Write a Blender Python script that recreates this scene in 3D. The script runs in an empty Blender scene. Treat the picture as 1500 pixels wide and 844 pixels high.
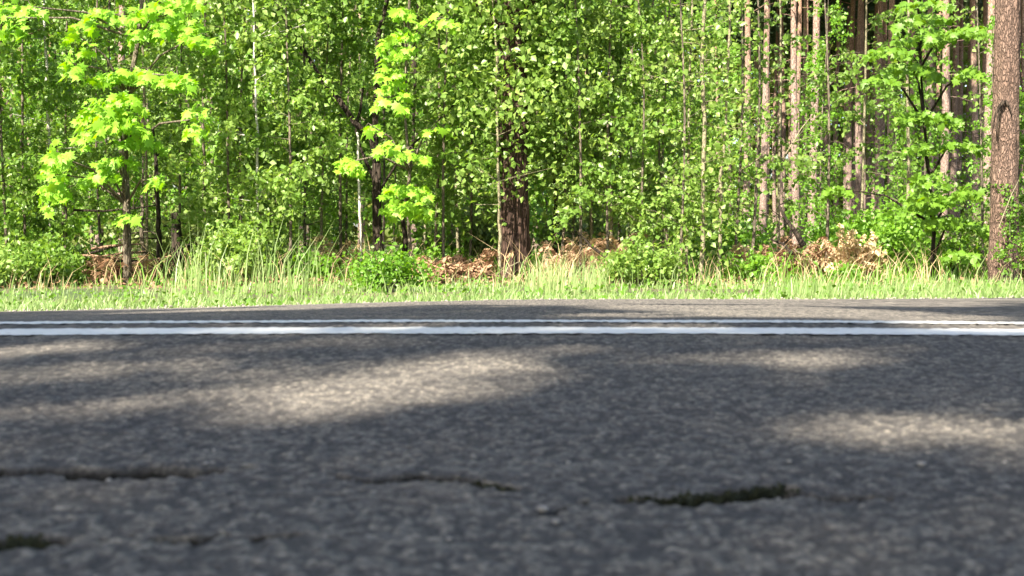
import bpy, math, random
import numpy as np
from mathutils import Vector, Matrix

# ------------------------------------------------------------------ camera, world, sun, exposure
S = bpy.context.scene
COL = S.collection
rng = np.random.default_rng(7)
random.seed(7)
R = math.radians

CAM_Z = 0.112          # the camera sits almost on the road: 11 cm above its crown
FPX = 2000.0           # focal length in photo pixels (photo 1500 x 844)
HOR = 363.0            # photo row of the horizon
cam = bpy.data.cameras.new('camera')
cam.sensor_width = 36.0
cam.lens = 36.0 * FPX / 1500.0
cam.clip_start = 0.02
cam.clip_end = 2000.0
cam.dof.use_dof = True
cam.dof.focus_distance = 13.5
cam.dof.aperture_fstop = 15.0
camo = bpy.data.objects.new('camera', cam)
COL.objects.link(camo)
camo.location = (0, 0, CAM_Z)
camo.rotation_euler = (R(90) - math.atan((422 - HOR) / FPX), 0, 0)
S.camera = camo

SUN_EL = 41.0
LX, LY = 0.50, 0.866                     # horizontal heading of the sunlight (away from the sun)
ce, se = math.cos(R(SUN_EL)), math.sin(R(SUN_EL))
SUND = np.array([LX * ce, LY * ce, -se])
W = bpy.data.worlds.new('World')
S.world = W
W.use_nodes = True
nt = W.node_tree
nt.nodes.clear()
sky = nt.nodes.new('ShaderNodeTexSky')
sky.sky_type = 'NISHITA'
sky.sun_disc = False
sky.sun_elevation = R(SUN_EL)
sky.sun_rotation = math.atan2(-LX, -LY)
sky.air_density = 1.0
sky.dust_density = 2.5
sky.ozone_density = 0.4
bg = nt.nodes.new('ShaderNodeBackground')
bg.inputs['Strength'].default_value = 0.088
wo = nt.nodes.new('ShaderNodeOutputWorld')
nt.links.new(sky.outputs[0], bg.inputs[0])
nt.links.new(bg.outputs[0], wo.inputs[0])
sl = bpy.data.lights.new('sun', 'SUN')
sl.energy = 5.0
sl.angle = R(0.53)
sl.color = (1.0, 0.90, 0.74)
so = bpy.data.objects.new('sun', sl)
COL.objects.link(so)
so.rotation_euler = Vector(SUND).to_track_quat('-Z', 'Y').to_euler()
so.location = (-8, -14, 16)
S.view_settings.view_transform = 'Standard'
S.view_settings.look = 'None'
S.view_settings.gamma = 1.0
S.view_settings.exposure = 2.10
S.cycles.max_bounces = 12
S.cycles.diffuse_bounces = 8
S.cycles.transmission_bounces = 10
S.cycles.sample_clamp_indirect = 6.0

# ------------------------------------------------------------------ helpers
def at(px, py, Y):
    """point at distance Y along the view that the photo shows at pixel (px, py)"""
    return np.array([(px - 750.0) / FPX * Y, Y, CAM_Z + (HOR - py) / FPX * Y])

def sc_(v, lo, hi):
    return np.clip((v - lo) / (hi - lo), 0, 1)

def vnoise(x, y, seed=0):
    """value noise, numpy"""
    xi = np.floor(x).astype(np.int64); yi = np.floor(y).astype(np.int64)
    fx = x - xi; fy = y - yi
    fx = fx * fx * (3 - 2 * fx); fy = fy * fy * (3 - 2 * fy)
    def h(a, b):
        n = (a * 374761393 + b * 668265263 + seed * 974711) & 0x7fffffff
        n = ((n ^ (n >> 13)) * 1274126177) & 0x7fffffff
        return ((n ^ (n >> 16)) & 0xffff) / 65535.0
    return (h(xi, yi) * (1 - fx) + h(xi + 1, yi) * fx) * (1 - fy) + (h(xi, yi + 1) * (1 - fx) + h(xi + 1, yi + 1) * fx) * fy

def cell(x, y, seed=0):
    """F1 and F2 distance of a jittered grid, and the id of the nearest cell"""
    xi = np.floor(x).astype(np.int64); yi = np.floor(y).astype(np.int64)
    best = np.full(x.shape, 9.0); second = np.full(x.shape, 9.0); idn = np.zeros(x.shape)
    for a in (-1, 0, 1):
        for b in (-1, 0, 1):
            cx = xi + a; cy = yi + b
            n = (cx * 73856093 ^ cy * 19349663 ^ (seed * 83492791)) & 0x7fffffff
            n = ((n ^ (n >> 13)) * 1274126177) & 0x7fffffff
            j1 = (n & 0x3ff) / 1023.0; j2 = ((n >> 10) & 0x3ff) / 1023.0; j3 = ((n >> 20) & 0x3ff) / 1023.0
            d = np.hypot(cx + j1 - x, cy + j2 - y)
            m = d < best
            second = np.where(m, best, np.minimum(second, d))
            idn = np.where(m, j3, idn)
            best = np.where(m, d, best)
    return best, second, idn

def mesh_np(name, V, F, mat, attr=None, smooth=False):
    """V (n,3), F (m,k) all faces with k corners"""
    V = np.asarray(V, dtype=np.float32); F = np.asarray(F, dtype=np.int32)
    me = bpy.data.meshes.new(name)
    k = F.shape[1]
    me.vertices.add(len(V)); me.vertices.foreach_set('co', V.ravel())
    me.loops.add(F.size); me.loops.foreach_set('vertex_index', F.ravel())
    me.polygons.add(len(F))
    me.polygons.foreach_set('loop_start', np.arange(0, F.size, k, dtype=np.int32))
    me.polygons.foreach_set('loop_total', np.full(len(F), k, dtype=np.int32))
    if smooth:
        me.polygons.foreach_set('use_smooth', np.ones(len(F), dtype=bool))
    me.update(calc_edges=True)
    if attr:
        for an, (dom, arr) in attr.items():
            a = me.attributes.new(an, 'FLOAT', dom)
            a.data.foreach_set('value', np.asarray(arr, dtype=np.float32))
    me.materials.append(mat)
    return me

class MB:
    """collects tubes and triangles, links them as one mesh"""
    def __init__(self):
        self.v = []; self.f = []
    def tube(self, pts, rad, n=6, rough=0.0, cap=True):
        pts = [np.asarray(p, float) for p in pts]
        base = len(self.v)
        u = None
        ph = random.random() * 6
        for i, p in enumerate(pts):
            t = pts[min(i + 1, len(pts) - 1)] - pts[max(i - 1, 0)]
            t /= (np.linalg.norm(t) + 1e-9)
            if u is None:
                u = np.cross(t, [0.3, 0.9, 0.1] if abs(t[1]) < 0.9 else [1, 0, 0])
            u = u - t * np.dot(u, t); u /= np.linalg.norm(u)
            w = np.cross(t, u)
            for k in range(n):
                a = 2 * math.pi * k / n + ph
                r = rad[i] * (1 + rough * (random.random() - 0.5) * 2)
                self.v.append(tuple(p + (u * math.cos(a) + w * math.sin(a)) * r))
        for i in range(len(pts) - 1):
            for k in range(n):
                a = base + i * n + k; b = base + i * n + (k + 1) % n
                self.f.append((a, b, b + n, a + n))
        if cap:
            self.f.append(tuple(base + k for k in range(n))[::-1])
            e = base + (len(pts) - 1) * n
            self.f.append(tuple(e + k for k in range(n)))
    def mesh(self, name, mat, smooth=True):
        me = bpy.data.meshes.new(name)
        me.from_pydata(self.v, [], self.f)
        if smooth:
            me.polygons.foreach_set('use_smooth', np.ones(len(me.polygons), dtype=bool))
        me.materials.append(mat)
        me.update()
        return me

def link(name, data, parent=None):
    o = bpy.data.objects.new(name, data)
    COL.objects.link(o)
    if parent is not None:
        o.parent = parent
    return o

def tag(o, label=None, cat=None, group=None, kind=None):
    if label: o['label'] = label
    if cat: o['category'] = cat
    if group: o['group'] = group
    if kind: o['kind'] = kind
    return o

# ------------------------------------------------------------------ materials
def newmat(name):
    m = bpy.data.materials.new(name); m.use_nodes = True
    n = m.node_tree.nodes; l = m.node_tree.links
    return m, n, l, n['Principled BSDF'], n['Material Output']

def ramp(n, stops):
    r = n.new('ShaderNodeValToRGB')
    el = r.color_ramp.elements
    while len(el) > 1: el.remove(el[-1])
    el[0].position = stops[0][0]; el[0].color = (*stops[0][1], 1)
    for p, c in stops[1:]:
        e = el.new(p); e.color = (*c, 1)
    return r

def noise(n, l, scale, detail=4, vec=None, rough=0.6, kind='Object'):
    t = n.new('ShaderNodeTexNoise'); t.inputs['Scale'].default_value = scale
    t.inputs['Detail'].default_value = detail; t.inputs['Roughness'].default_value = rough
    if vec is None:
        tc = n.new('ShaderNodeTexCoord'); vec = tc.outputs[kind]
    l.new(vec, t.inputs['Vector'])
    return t

def bump(n, l, height, strength, dist, bs):
    b = n.new('ShaderNodeBump'); b.inputs['Strength'].default_value = strength
    b.inputs['Distance'].default_value = dist
    l.new(height, b.inputs['Height']); l.new(b.outputs[0], bs.inputs['Normal'])
    return b

def leaf_mat(name, c1, c2, c3, transl=0.45, rough=0.45, spec=0.5):
    """leaf tissue: each leaf has its own tint, light passes through it"""
    m, n, l, bs, out = newmat(name)
    at_ = n.new('ShaderNodeAttribute'); at_.attribute_name = 'tint'
    oi = n.new('ShaderNodeObjectInfo')
    ad = n.new('ShaderNodeMath'); ad.operation = 'MULTIPLY_ADD'
    l.new(oi.outputs['Random'], ad.inputs[0]); ad.inputs[1].default_value = 0.5
    mu = n.new('ShaderNodeMath'); mu.operation = 'MULTIPLY'; mu.inputs[1].default_value = 0.5
    l.new(at_.outputs['Fac'], mu.inputs[0]); l.new(mu.outputs[0], ad.inputs[2])
    r = ramp(n, [(0.0, c1), (0.5, c2), (1.0, c3)])
    l.new(ad.outputs[0], r.inputs[0])
    l.new(r.outputs[0], bs.inputs['Base Color'])
    bs.inputs['Roughness'].default_value = rough
    bs.inputs['Specular IOR Level'].default_value = spec
    tr = n.new('ShaderNodeBsdfTranslucent')
    hs = n.new('ShaderNodeHueSaturation'); hs.inputs['Hue'].default_value = 0.485
    hs.inputs['Saturation'].default_value = 1.1; hs.inputs['Value'].default_value = 1.6
    l.new(r.outputs[0], hs.inputs['Color']); l.new(hs.outputs[0], tr.inputs['Color'])
    mx = n.new('ShaderNodeMixShader'); mx.inputs[0].default_value = transl
    l.new(bs.outputs[0], mx.inputs[1]); l.new(tr.outputs[0], mx.inputs[2])
    l.new(mx.outputs[0], out.inputs['Surface'])
    return m

M_birch = leaf_mat('birch_leaf', (0.085, 0.175, 0.024), (0.145, 0.255, 0.042), (0.25, 0.35, 0.095), 0.45, 0.42, 0.5)
M_maple = leaf_mat('maple_leaf', (0.13, 0.30, 0.016), (0.18, 0.37, 0.022), (0.23, 0.42, 0.035), 0.4, 0.55)
M_horn = leaf_mat('hornbeam_leaf', (0.07, 0.165, 0.012), (0.11, 0.225, 0.018), (0.16, 0.28, 0.028), 0.45, 0.5)
M_shrub = leaf_mat('shrub_leaf', (0.08, 0.18, 0.016), (0.12, 0.26, 0.025), (0.17, 0.32, 0.04), 0.42)
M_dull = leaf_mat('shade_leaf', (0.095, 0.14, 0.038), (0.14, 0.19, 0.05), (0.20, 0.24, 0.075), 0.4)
M_needle = leaf_mat('pine_needle', (0.025, 0.05, 0.018), (0.04, 0.07, 0.022), (0.06, 0.09, 0.03), 0.2, 0.6, 0.3)
M_grass = leaf_mat('grass_blade', (0.09, 0.18, 0.035), (0.15, 0.25, 0.065), (0.27, 0.33, 0.14), 0.4, 0.45)
M_dry = leaf_mat('dead_fern', (0.16, 0.095, 0.055), (0.28, 0.18, 0.11), (0.42, 0.29, 0.20), 0.25, 0.8, 0.2)

def bark_mat(name, dark, mid, light, vs=26.0, stretch=0.16, bstr=1.0, bd=0.02, upper=None, zlo=3, zhi=8):
    m, n, l, bs, out = newmat(name)
    tc = n.new('ShaderNodeTexCoord')
    mp = n.new('ShaderNodeMapping'); mp.inputs['Scale'].default_value = (1, 1, stretch)
    l.new(tc.outputs['Object'], mp.inputs[0])
    # furrows: warped voronoi
    wn = noise(n, l, vs * 0.35, 3, mp.outputs[0])
    va = n.new('ShaderNodeMixRGB'); va.blend_type = 'ADD'; va.inputs[0].default_value = 0.08
    l.new(mp.outputs[0], va.inputs[1]); l.new(wn.outputs['Color'], va.inputs[2])
    vo = n.new('ShaderNodeTexVoronoi'); vo.feature = 'DISTANCE_TO_EDGE'; vo.inputs['Scale'].default_value = vs
    l.new(va.outputs[0], vo.inputs['Vector'])
    fr = ramp(n, [(0.0, (0, 0, 0)), (0.22, (1, 1, 1))])
    l.new(vo.outputs['Distance'], fr.inputs[0])
    nn = noise(n, l, vs * 2.2, 6, mp.outputs[0])
    big = noise(n, l, 2.3, 3)
    r = ramp(n, [(0.25, dark), (0.5, mid), (0.75, light)])
    sm = n.new('ShaderNodeMath'); sm.operation = 'MULTIPLY_ADD'; sm.inputs[1].default_value = 0.5
    l.new(nn.outputs['Fac'], sm.inputs[0])
    hb = n.new('ShaderNodeMath'); hb.operation = 'MULTIPLY'; hb.inputs[1].default_value = 0.5
    l.new(big.outputs['Fac'], hb.inputs[0]); l.new(hb.outputs[0], sm.inputs[2])
    l.new(sm.outputs[0], r.inputs[0])
    col = r.outputs[0]
    if upper:
        sx = n.new('ShaderNodeSeparateXYZ'); l.new(tc.outputs['Object'], sx.inputs[0])
        mr = n.new('ShaderNodeMapRange'); mr.inputs['From Min'].default_value = zlo; mr.inputs['From Max'].default_value = zhi
        l.new(sx.outputs['Z'], mr.inputs['Value'])
        mx = n.new('ShaderNodeMixRGB'); l.new(mr.outputs[0], mx.inputs[0]); l.new(col, mx.inputs[1]); mx.inputs[2].default_value = (*upper, 1)
        col = mx.outputs[0]
    mx = n.new('ShaderNodeMixRGB'); mx.blend_type = 'MULTIPLY'; mx.inputs[0].default_value = 0.55
    l.new(col, mx.inputs[1]); l.new(fr.outputs[0], mx.inputs[2])
    l.new(mx.outputs[0], bs.inputs['Base Color'])
    bs.inputs['Roughness'].default_value = 0.9
    bs.inputs['Specular IOR Level'].default_value = 0.2
    hh = n.new('ShaderNodeMath'); hh.operation = 'ADD'
    l.new(fr.outputs[0], hh.inputs[0]); l.new(nn.outputs['Fac'], hh.inputs[1])
    bump(n, l, hh.outputs[0], bstr, bd, bs)
    return m

M_pinebark = bark_mat('pine_bark', (0.07, 0.046, 0.034), (0.17, 0.115, 0.09), (0.30, 0.215, 0.175), 48, 0.32, 1.0, 0.012)
M_farbark = bark_mat('far_pine_bark', (0.15, 0.11, 0.095), (0.28, 0.205, 0.175), (0.40, 0.31, 0.27), 30, 0.35, 0.8, 0.01, upper=(0.38, 0.23, 0.155), zlo=3.5, zhi=9)
M_redbark = bark_mat('red_brown_bark', (0.025, 0.016, 0.013), (0.085, 0.052, 0.04), (0.20, 0.135, 0.105), 30, 0.10, 1.0, 0.02)
M_darkbark = bark_mat('dark_bark', (0.02, 0.016, 0.012), (0.045, 0.034, 0.026), (0.085, 0.065, 0.05), 30, 0.2)
M_palebark = bark_mat('pale_bark', (0.12, 0.10, 0.06), (0.24, 0.215, 0.14), (0.38, 0.36, 0.26), 40, 1.5, 0.4, 0.004)
M_whitebark = bark_mat('white_bark', (0.12, 0.11, 0.10), (0.55, 0.53, 0.48), (0.72, 0.70, 0.66), 30, 2.5, 0.3, 0.004)
M_greybark = bark_mat('grey_bark', (0.07, 0.06, 0.045), (0.15, 0.125, 0.095), (0.27, 0.23, 0.18), 34, 0.3, 0.7, 0.01)
M_deadwood = bark_mat('dead_wood', (0.12, 0.07, 0.045), (0.3, 0.19, 0.13), (0.46, 0.33, 0.24), 30, 0.3, 0.7, 0.01)

# asphalt: exposed aggregate in a dark binder
def asphalt_mat():
    m, n, l, bs, out = newmat('asphalt')
    tc = n.new('ShaderNodeTexCoord')
    vo = n.new('ShaderNodeTexVoronoi'); vo.inputs['Scale'].default_value = 230
    ve = n.new('ShaderNodeTexVoronoi'); ve.feature = 'DISTANCE_TO_EDGE'; ve.inputs['Scale'].default_value = 230
    l.new(tc.outputs['Object'], ve.inputs['Vector'])
    vr = ramp(n, [(0.0, (0.6, 0.6, 0.6)), (0.12, (1, 1, 1))]); l.new(ve.outputs['Distance'], vr.inputs[0])
    l.new(tc.outputs['Object'], vo.inputs['Vector'])
    sp = n.new('ShaderNodeSeparateColor'); l.new(vo.outputs['Color'], sp.inputs[0])
    stone = n.new('ShaderNodeAttribute'); stone.attribute_name = 'stone'
    top = n.new('ShaderNodeAttribute'); top.attribute_name = 'top'
    crk = n.new('ShaderNodeAttribute'); crk.attribute_name = 'crack'
    nz = noise(n, l, 420, 4, tc.outputs['Object'], 0.7)
    sm = n.new('ShaderNodeMath'); sm.operation = 'MULTIPLY_ADD'; sm.inputs[1].default_value = 0.30
    l.new(stone.outputs['Fac'], sm.inputs[0])
    s2 = n.new('ShaderNodeMath'); s2.operation = 'MULTIPLY_ADD'; s2.inputs[1].default_value = 0.42
    l.new(sp.outputs[0], s2.inputs[0])
    s3 = n.new('ShaderNodeMath'); s3.operation = 'MULTIPLY'; s3.inputs[1].default_value = 0.3
    l.new(nz.outputs['Fac'], s3.inputs[0]); l.new(s3.outputs[0], s2.inputs[2]); l.new(s2.outputs[0], sm.inputs[2])
    r = ramp(n, [(0.15, (0.075, 0.072, 0.071)), (0.42, (0.125, 0.118, 0.111)), (0.66, (0.182, 0.168, 0.148)), (0.88, (0.31, 0.28, 0.235))])
    l.new(sm.outputs[0], r.inputs[0])
    mp = n.new('ShaderNodeMapping'); mp.inputs['Scale'].default_value = (0.35, 1.6, 1)
    l.new(tc.outputs['Object'], mp.inputs[0])
    bn = noise(n, l, 1.6, 4, mp.outputs[0])
    br = ramp(n, [(0.35, (0.80, 0.80, 0.82)), (0.65, (1.1, 1.08, 1.04))])
    l.new(bn.outputs['Fac'], br.inputs[0])
    m1 = n.new('ShaderNodeMixRGB'); m1.blend_type = 'MULTIPLY'; m1.inputs[0].default_value = 1
    l.new(r.outputs[0], m1.inputs[1]); l.new(br.outputs[0], m1.inputs[2])
    # binder dirt between stones
    m2 = n.new('ShaderNodeMixRGB'); m2.inputs[1].default_value = (0.06, 0.057, 0.056, 1)
    l.new(top.outputs['Fac'], m2.inputs[0]); l.new(m1.outputs[0], m2.inputs[2])
    m3 = n.new('ShaderNodeMixRGB'); m3.inputs[2].default_value = (0.02, 0.019, 0.017, 1)
    l.new(crk.outputs['Fac'], m3.inputs[0]); l.new(m2.outputs[0], m3.inputs[1])
    m4 = n.new('ShaderNodeMixRGB'); m4.blend_type = 'MULTIPLY'; m4.inputs[0].default_value = 1
    l.new(m3.outputs[0], m4.inputs[1]); l.new(vr.outputs[0], m4.inputs[2])
    l.new(m4.outputs[0], bs.inputs['Base Color'])
    bs.inputs['Roughness'].default_value = 0.85
    # open stone faces have a slight sheen, the dusty binder and the cracks have none
    iv = n.new('ShaderNodeMath'); iv.operation = 'SUBTRACT'; iv.inputs[0].default_value = 1.0
    l.new(crk.outputs['Fac'], iv.inputs[1])
    sp1 = n.new('ShaderNodeMath'); sp1.operation = 'MULTIPLY'; l.new(iv.outputs[0], sp1.inputs[0]); l.new(top.outputs['Fac'], sp1.inputs[1])
    sp2 = n.new('ShaderNodeMath'); sp2.operation = 'MULTIPLY'; l.new(sp1.outputs[0], sp2.inputs[0]); sp2.inputs[1].default_value = 0.12
    l.new(sp2.outputs[0], bs.inputs['Specular IOR Level'])
    n2 = noise(n, l, 300, 3, tc.outputs['Object'])
    bump(n, l, n2.outputs['Fac'], 0.8, 0.002, bs)
    return m
M_asphalt = asphalt_mat()

def paint_mat():
    m, n, l, bs, out = newmat('road_paint')
    tc = n.new('ShaderNodeTexCoord')
    nz = noise(n, l, 90, 5, tc.outputs['Object'], 0.7)
    n2 = noise(n, l, 3.0, 3, tc.outputs['Object'])
    ad = n.new('ShaderNodeMath'); ad.operation = 'MULTIPLY_ADD'; ad.inputs[1].default_value = 0.4
    l.new(n2.outputs['Fac'], ad.inputs[0]); l.new(nz.outputs['Fac'], ad.inputs[2])
    r = ramp(n, [(0.42, (0.20, 0.195, 0.19)), (0.56, (0.54, 0.54, 0.52)), (0.8, (0.64, 0.64, 0.62))])
    l.new(ad.outputs[0], r.inputs[0]); l.new(r.outputs[0], bs.inputs['Base Color'])
    bs.inputs['Roughness'].default_value = 0.6
    return m
M_paint = paint_mat()

def ground_mat():
    m, n, l, bs, out = newmat('forest_floor')
    tc = n.new('ShaderNodeTexCoord')
    a = noise(n, l, 9, 8, tc.outputs['Object'], 0.75)
    b = noise(n, l, 0.6, 4, tc.outputs['Object'])
    r1 = ramp(n, [(0.3, (0.03, 0.022, 0.014)), (0.5, (0.10, 0.068, 0.042)), (0.72, (0.22, 0.15, 0.09))])
    r2 = ramp(n, [(0.3, (0.02, 0.035, 0.01)), (0.6, (0.05, 0.085, 0.02)), (0.8, (0.10, 0.12, 0.04))])
    l.new(a.outputs['Fac'], r1.inputs[0]); l.new(a.outputs['Fac'], r2.inputs[0])
    br = ramp(n, [(0.45, (0, 0, 0)), (0.58, (1, 1, 1))]); l.new(b.outputs['Fac'], br.inputs[0])
    mx = n.new('ShaderNodeMixRGB'); l.new(br.outputs[0], mx.inputs[0]); l.new(r1.outputs[0], mx.inputs[1]); l.new(r2.outputs[0], mx.inputs[2])
    l.new(mx.outputs[0], bs.inputs['Base Color']); bs.inputs['Roughness'].default_value = 0.95
    bump(n, l, a.outputs['Fac'], 0.8, 0.05, bs)
    return m
M_ground = ground_mat()

def simple(name, c1, c2, scale, rough=0.9, bd=0.003):
    m, n, l, bs, out = newmat(name)
    a = noise(n, l, scale, 6)
    r = ramp(n, [(0.35, c1), (0.65, c2)]); l.new(a.outputs['Fac'], r.inputs[0])
    l.new(r.outputs[0], bs.inputs['Base Color']); bs.inputs['Roughness'].default_value = rough
    bump(n, l, a.outputs['Fac'], 0.6, bd, bs)
    return m
M_pebble = simple('pebble_stone', (0.16, 0.15, 0.14), (0.34, 0.325, 0.30), 260)
M_gravel = simple('gravel_stone', (0.12, 0.11, 0.09), (0.26, 0.235, 0.20), 60)
M_tan = leaf_mat('tan_fern', (0.34, 0.25, 0.14), (0.48, 0.37, 0.22), (0.60, 0.49, 0.32), 0.3, 0.8, 0.2)
M_moss = leaf_mat('moss', (0.014, 0.016, 0.009), (0.024, 0.027, 0.014), (0.042, 0.044, 0.024), 0.2, 0.8, 0.2)

# ------------------------------------------------------------------ the road and the ground
YC = 2.0               # the crown of the road
HW = 3.62              # half width
SL = 0.030             # cross fall
# cracks in the near asphalt: (px0, py0, px1, py1, half width m, depth m)
CR = [(-60, 688, 60, 691, .010, .008), (60, 691, 180, 694, .012, .010), (180, 694, 300, 690, .014, .014), (300, 690, 360, 686, .004, .005),
      (480, 694, 560, 700, .004, .006), (560, 700, 680, 703, .008, .007), (680, 704, 745, 717, .005, .008),
      (930, 731, 1010, 733, .008, .012), (1010, 733, 1075, 727, .007, .010), (1075, 727, 1150, 717, .012, .018), (1150, 717, 1215, 729, .008, .014), (1215, 729, 1300, 731, .005, .008),
      (780, 762, 860, 735, .004, .006), (0, 795, 70, 797, .007, .008), (150, 792, 190, 786, .003, .005), (225, 794, 270, 795, .005, .007), (270, 795, 320, 788, .003, .005), (350, 793, 430, 782, .004, .005)]
def base_z(x, y):
    d = np.abs(y - YC)
    d = np.sqrt(d * d + 0.0009) - 0.03
    z = -SL * np.where(y > YC, 0.94, 1.0) * d
    xx = np.clip(x, -1.2, 1.2)
    z = z - 0.0052 * xx * xx
    far = sc_(y, 2.3, 5.6)
    z = z + far * np.where(x < 0, 0.020 * np.clip(x, -2.6, 0), 0.007 * np.clip(x, 0, 3))
    return z
def unproj(px, py):
    """road point seen at a photo pixel"""
    y = 0.3
    k = (py - HOR) / FPX
    lo, hi = 0.2, 30.0
    for _ in range(50):
        mid = 0.5 * (lo + hi)
        x = (px - 750) / FPX * mid
        if (CAM_Z - float(base_z(np.float64(x), np.float64(mid)))) / mid > k: lo = mid
        else: hi = mid
    return ((px - 750) / FPX * lo, lo)
CRW = [(*unproj(a, b), *unproj(c, d), w * 1.15, dp * 1.3) for a, b, c, d, w, dp in CR]
def relief(x, y, fade):
    """stones standing proud of the binder"""
    f1, f2, idn = cell(x / 0.0078, y / 0.0078, 3)
    g1, g2, idg = cell(x / 0.0062 + 17, y / 0.0062, 5)
    big = np.clip(f2 - f1, 0, 0.28) / 0.28
    small = np.clip(g2 - g1, 0, 0.5) / 0.5
    up = np.where(idn > 0.45, 1.0, 0.25)
    h = 0.0018 * up * np.sqrt(big) * (0.6 + 0.6 * idn) + 0.0012 * np.sqrt(small) * idg
    h = h + 0.0004 * (vnoise(x / 0.05, y / 0.05, 9) - 0.5) + 0.0014 * (vnoise(x / 0.22, y / 0.22, 4) - 0.5)
    top = np.clip(0.25 + 0.9 * up * big, 0, 1)
    stone = np.where(up > 0.5, idn, idg * 0.5)
    return h * fade - 0.002 * fade, stone, top
def cracks(x, y):
    c = np.zeros(x.shape); dz = np.zeros(x.shape)
    for (x0, y0, x1, y1, w, dp) in CRW:
        dx, dy = x1 - x0, y1 - y0; L2 = dx * dx + dy * dy
        t = np.clip(((x - x0) * dx + (y - y0) * dy) / L2, 0, 1)
        wob = 0.016 * (vnoise(x / 0.03, y * 0 + 3.3, 21) - 0.5) + 0.007 * (vnoise(x / 0.008, y * 0 + 1.3, 22) - 0.5)
        d = np.hypot(x - x0 - t * dx, (y - y0 - t * dy + wob))
        ww = w * (0.5 + 1.1 * vnoise(x / 0.02, y * 0 + 8.1, 33))
        k = np.clip(1 - d / ww, 0, 1)
        c = np.maximum(c, np.clip(k * 7, 0, 1)); dz = np.minimum(dz, -dp * np.clip(k * 2.5, 0, 1))
    return c, dz
def road_z(x, y):
    x = np.asarray(x, float); y = np.asarray(y, float)
    return base_z(x, y)

def spaced(a, b, s0, g):
    out = [a]; s = s0
    while out[-1] < b:
        out.append(out[-1] + s); s *= g
    return out
xs = spaced(0.95, 90, 0.0065, 1.06)
xs = np.array([-v for v in xs[::-1]] + [-v for v in np.arange(0.5, 0.947, 0.0045)[::-1]] + list(np.arange(-0.4976, 0.4977, 0.0024)) + list(np.arange(0.5, 0.947, 0.0045)) + xs)
ys = list(np.arange(0.5, 1.2, 0.0027))
s = 0.0029
while ys[-1] < YC + HW:
    ys.append(ys[-1] + s); s *= 1.012
ys[-1] = YC + HW
ys = np.array(list(np.linspace(YC - HW, 0.495, 30)) + ys)
X, Y = np.meshgrid(xs, ys)
fade = (1 - sc_(np.abs(X), 1.2, 3.0)) * sc_(Y, 0.42, 0.5)
h, stone, top = relief(X, Y, fade)
ck, dz = cracks(X, Y)
edge = 0.03 * (vnoise(X / 0.25, Y * 0 + 2, 8) - 0.5)
Yj = np.where(Y > YC + HW - 0.001, Y + edge * 3, Y)
Z = base_z(X, Yj) + h + dz
ny, nx = X.shape
idx = np.arange(nx * ny).reshape(ny, nx)
F = np.stack([idx[:-1, :-1], idx[:-1, 1:], idx[1:, 1:], idx[1:, :-1]], -1).reshape(-1, 4)
me = mesh_np('road', np.stack([X, Yj, Z], -1).reshape(-1, 3), F, M_asphalt,
             {'stone': ('POINT', stone.ravel()), 'top': ('POINT', (top * np.ones_like(X)).ravel()), 'crack': ('POINT', ck.ravel())}, True)
# vertical edge skirt so the slab has a thickness
sk = MB()
row = [(float(X[-1, i]), float(Yj[-1, i]), float(Z[-1, i])) for i in range(nx)]
for i, p in enumerate(row):
    sk.v += [p, (p[0], p[1] + 0.02, p[2] - 0.07)]
    if i: sk.f.append((2 * i - 2, 2 * i, 2 * i + 1, 2 * i - 1))
ro = tag(link('road', me), kind='structure')
tag(link('road_edge', sk.mesh('road_edge', M_asphalt), ro))

def marking(y0, y1):
    xm = spaced(0.95, 85, 0.02, 1.07)
    xm = np.array([-v for v in xm[::-1]] + list(np.arange(-0.945, 0.945, 0.006)) + xm)
    ym = np.linspace(y0, y1, 17)
    A, B = np.meshgrid(xm, ym)
    fd = 1 - sc_(np.abs(A), 1.2, 3.0)
    hh, _, _ = relief(A, B, fd)
    ej = 0.003 * (vnoise(A / 0.03, B * 0, 12) - 0.5)
    B2 = B + np.where((B < y0 + 1e-4) | (B > y1 - 1e-4), ej, 0)
    Zm = base_z(A, B2) + hh * 0.5 + 0.0016
    a, b = A.shape
    ii = np.arange(a * b).reshape(a, b)
    Fm = np.stack([ii[:-1, :-1], ii[:-1, 1:], ii[1:, 1:], ii[1:, :-1]], -1).reshape(-1, 4)
    return mesh_np('road_marking', np.stack([A, B2, Zm], -1).reshape(-1, 3), Fm, M_paint, None, True)
LW = 0.098
tag(link('road_marking', marking(YC - 0.168, YC - 0.074)), 'broad near white line along the crown of the road', kind='structure')
tag(link('road_marking', marking(YC + 0.052, YC + 0.175)), 'thin looking far white line just past the crown of the road', kind='structure')

def ground_z(x, y):
    x = np.asarray(x, float); y = np.asarray(y, float)
    e = YC + HW
    z = -0.125 - 0.05 * sc_(y, e, e + 1.5) - 0.08 * sc_(y, e + 1.5, 9.5) + 0.03 * sc_(y, 11, 14)
    z = z + sc_(y, 6.5, 10) * 0.10 * (vnoise(x / 1.7, y / 1.7, 2) - 0.5) + 0.03 * sc_(y, 5.8, 6.5) * (vnoise(x / 0.4, y / 0.4, 6) - 0.5)
    z = z + sc_(y, 20, 70) * 0.5
    z = z + sc_(-x, 0, 2.6) * -0.052 * (1 - sc_(y, 8, 12)) + 0.018 * sc_(x, 0, 3) * (1 - sc_(y, 8, 12))
    inroad = (y < e + 0.02) & (y > YC - HW - 0.02)
    z = np.where(inroad, base_z(x, y) - 0.06, z)
    z = np.where(y <= YC - HW - 0.02, -0.22, z)
    return z
gx = spaced(8, 420, 0.5, 1.18)
gx = np.array([-v for v in gx[::-1]] + list(np.arange(-7.8, 7.9, 0.2)) + gx)
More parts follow.
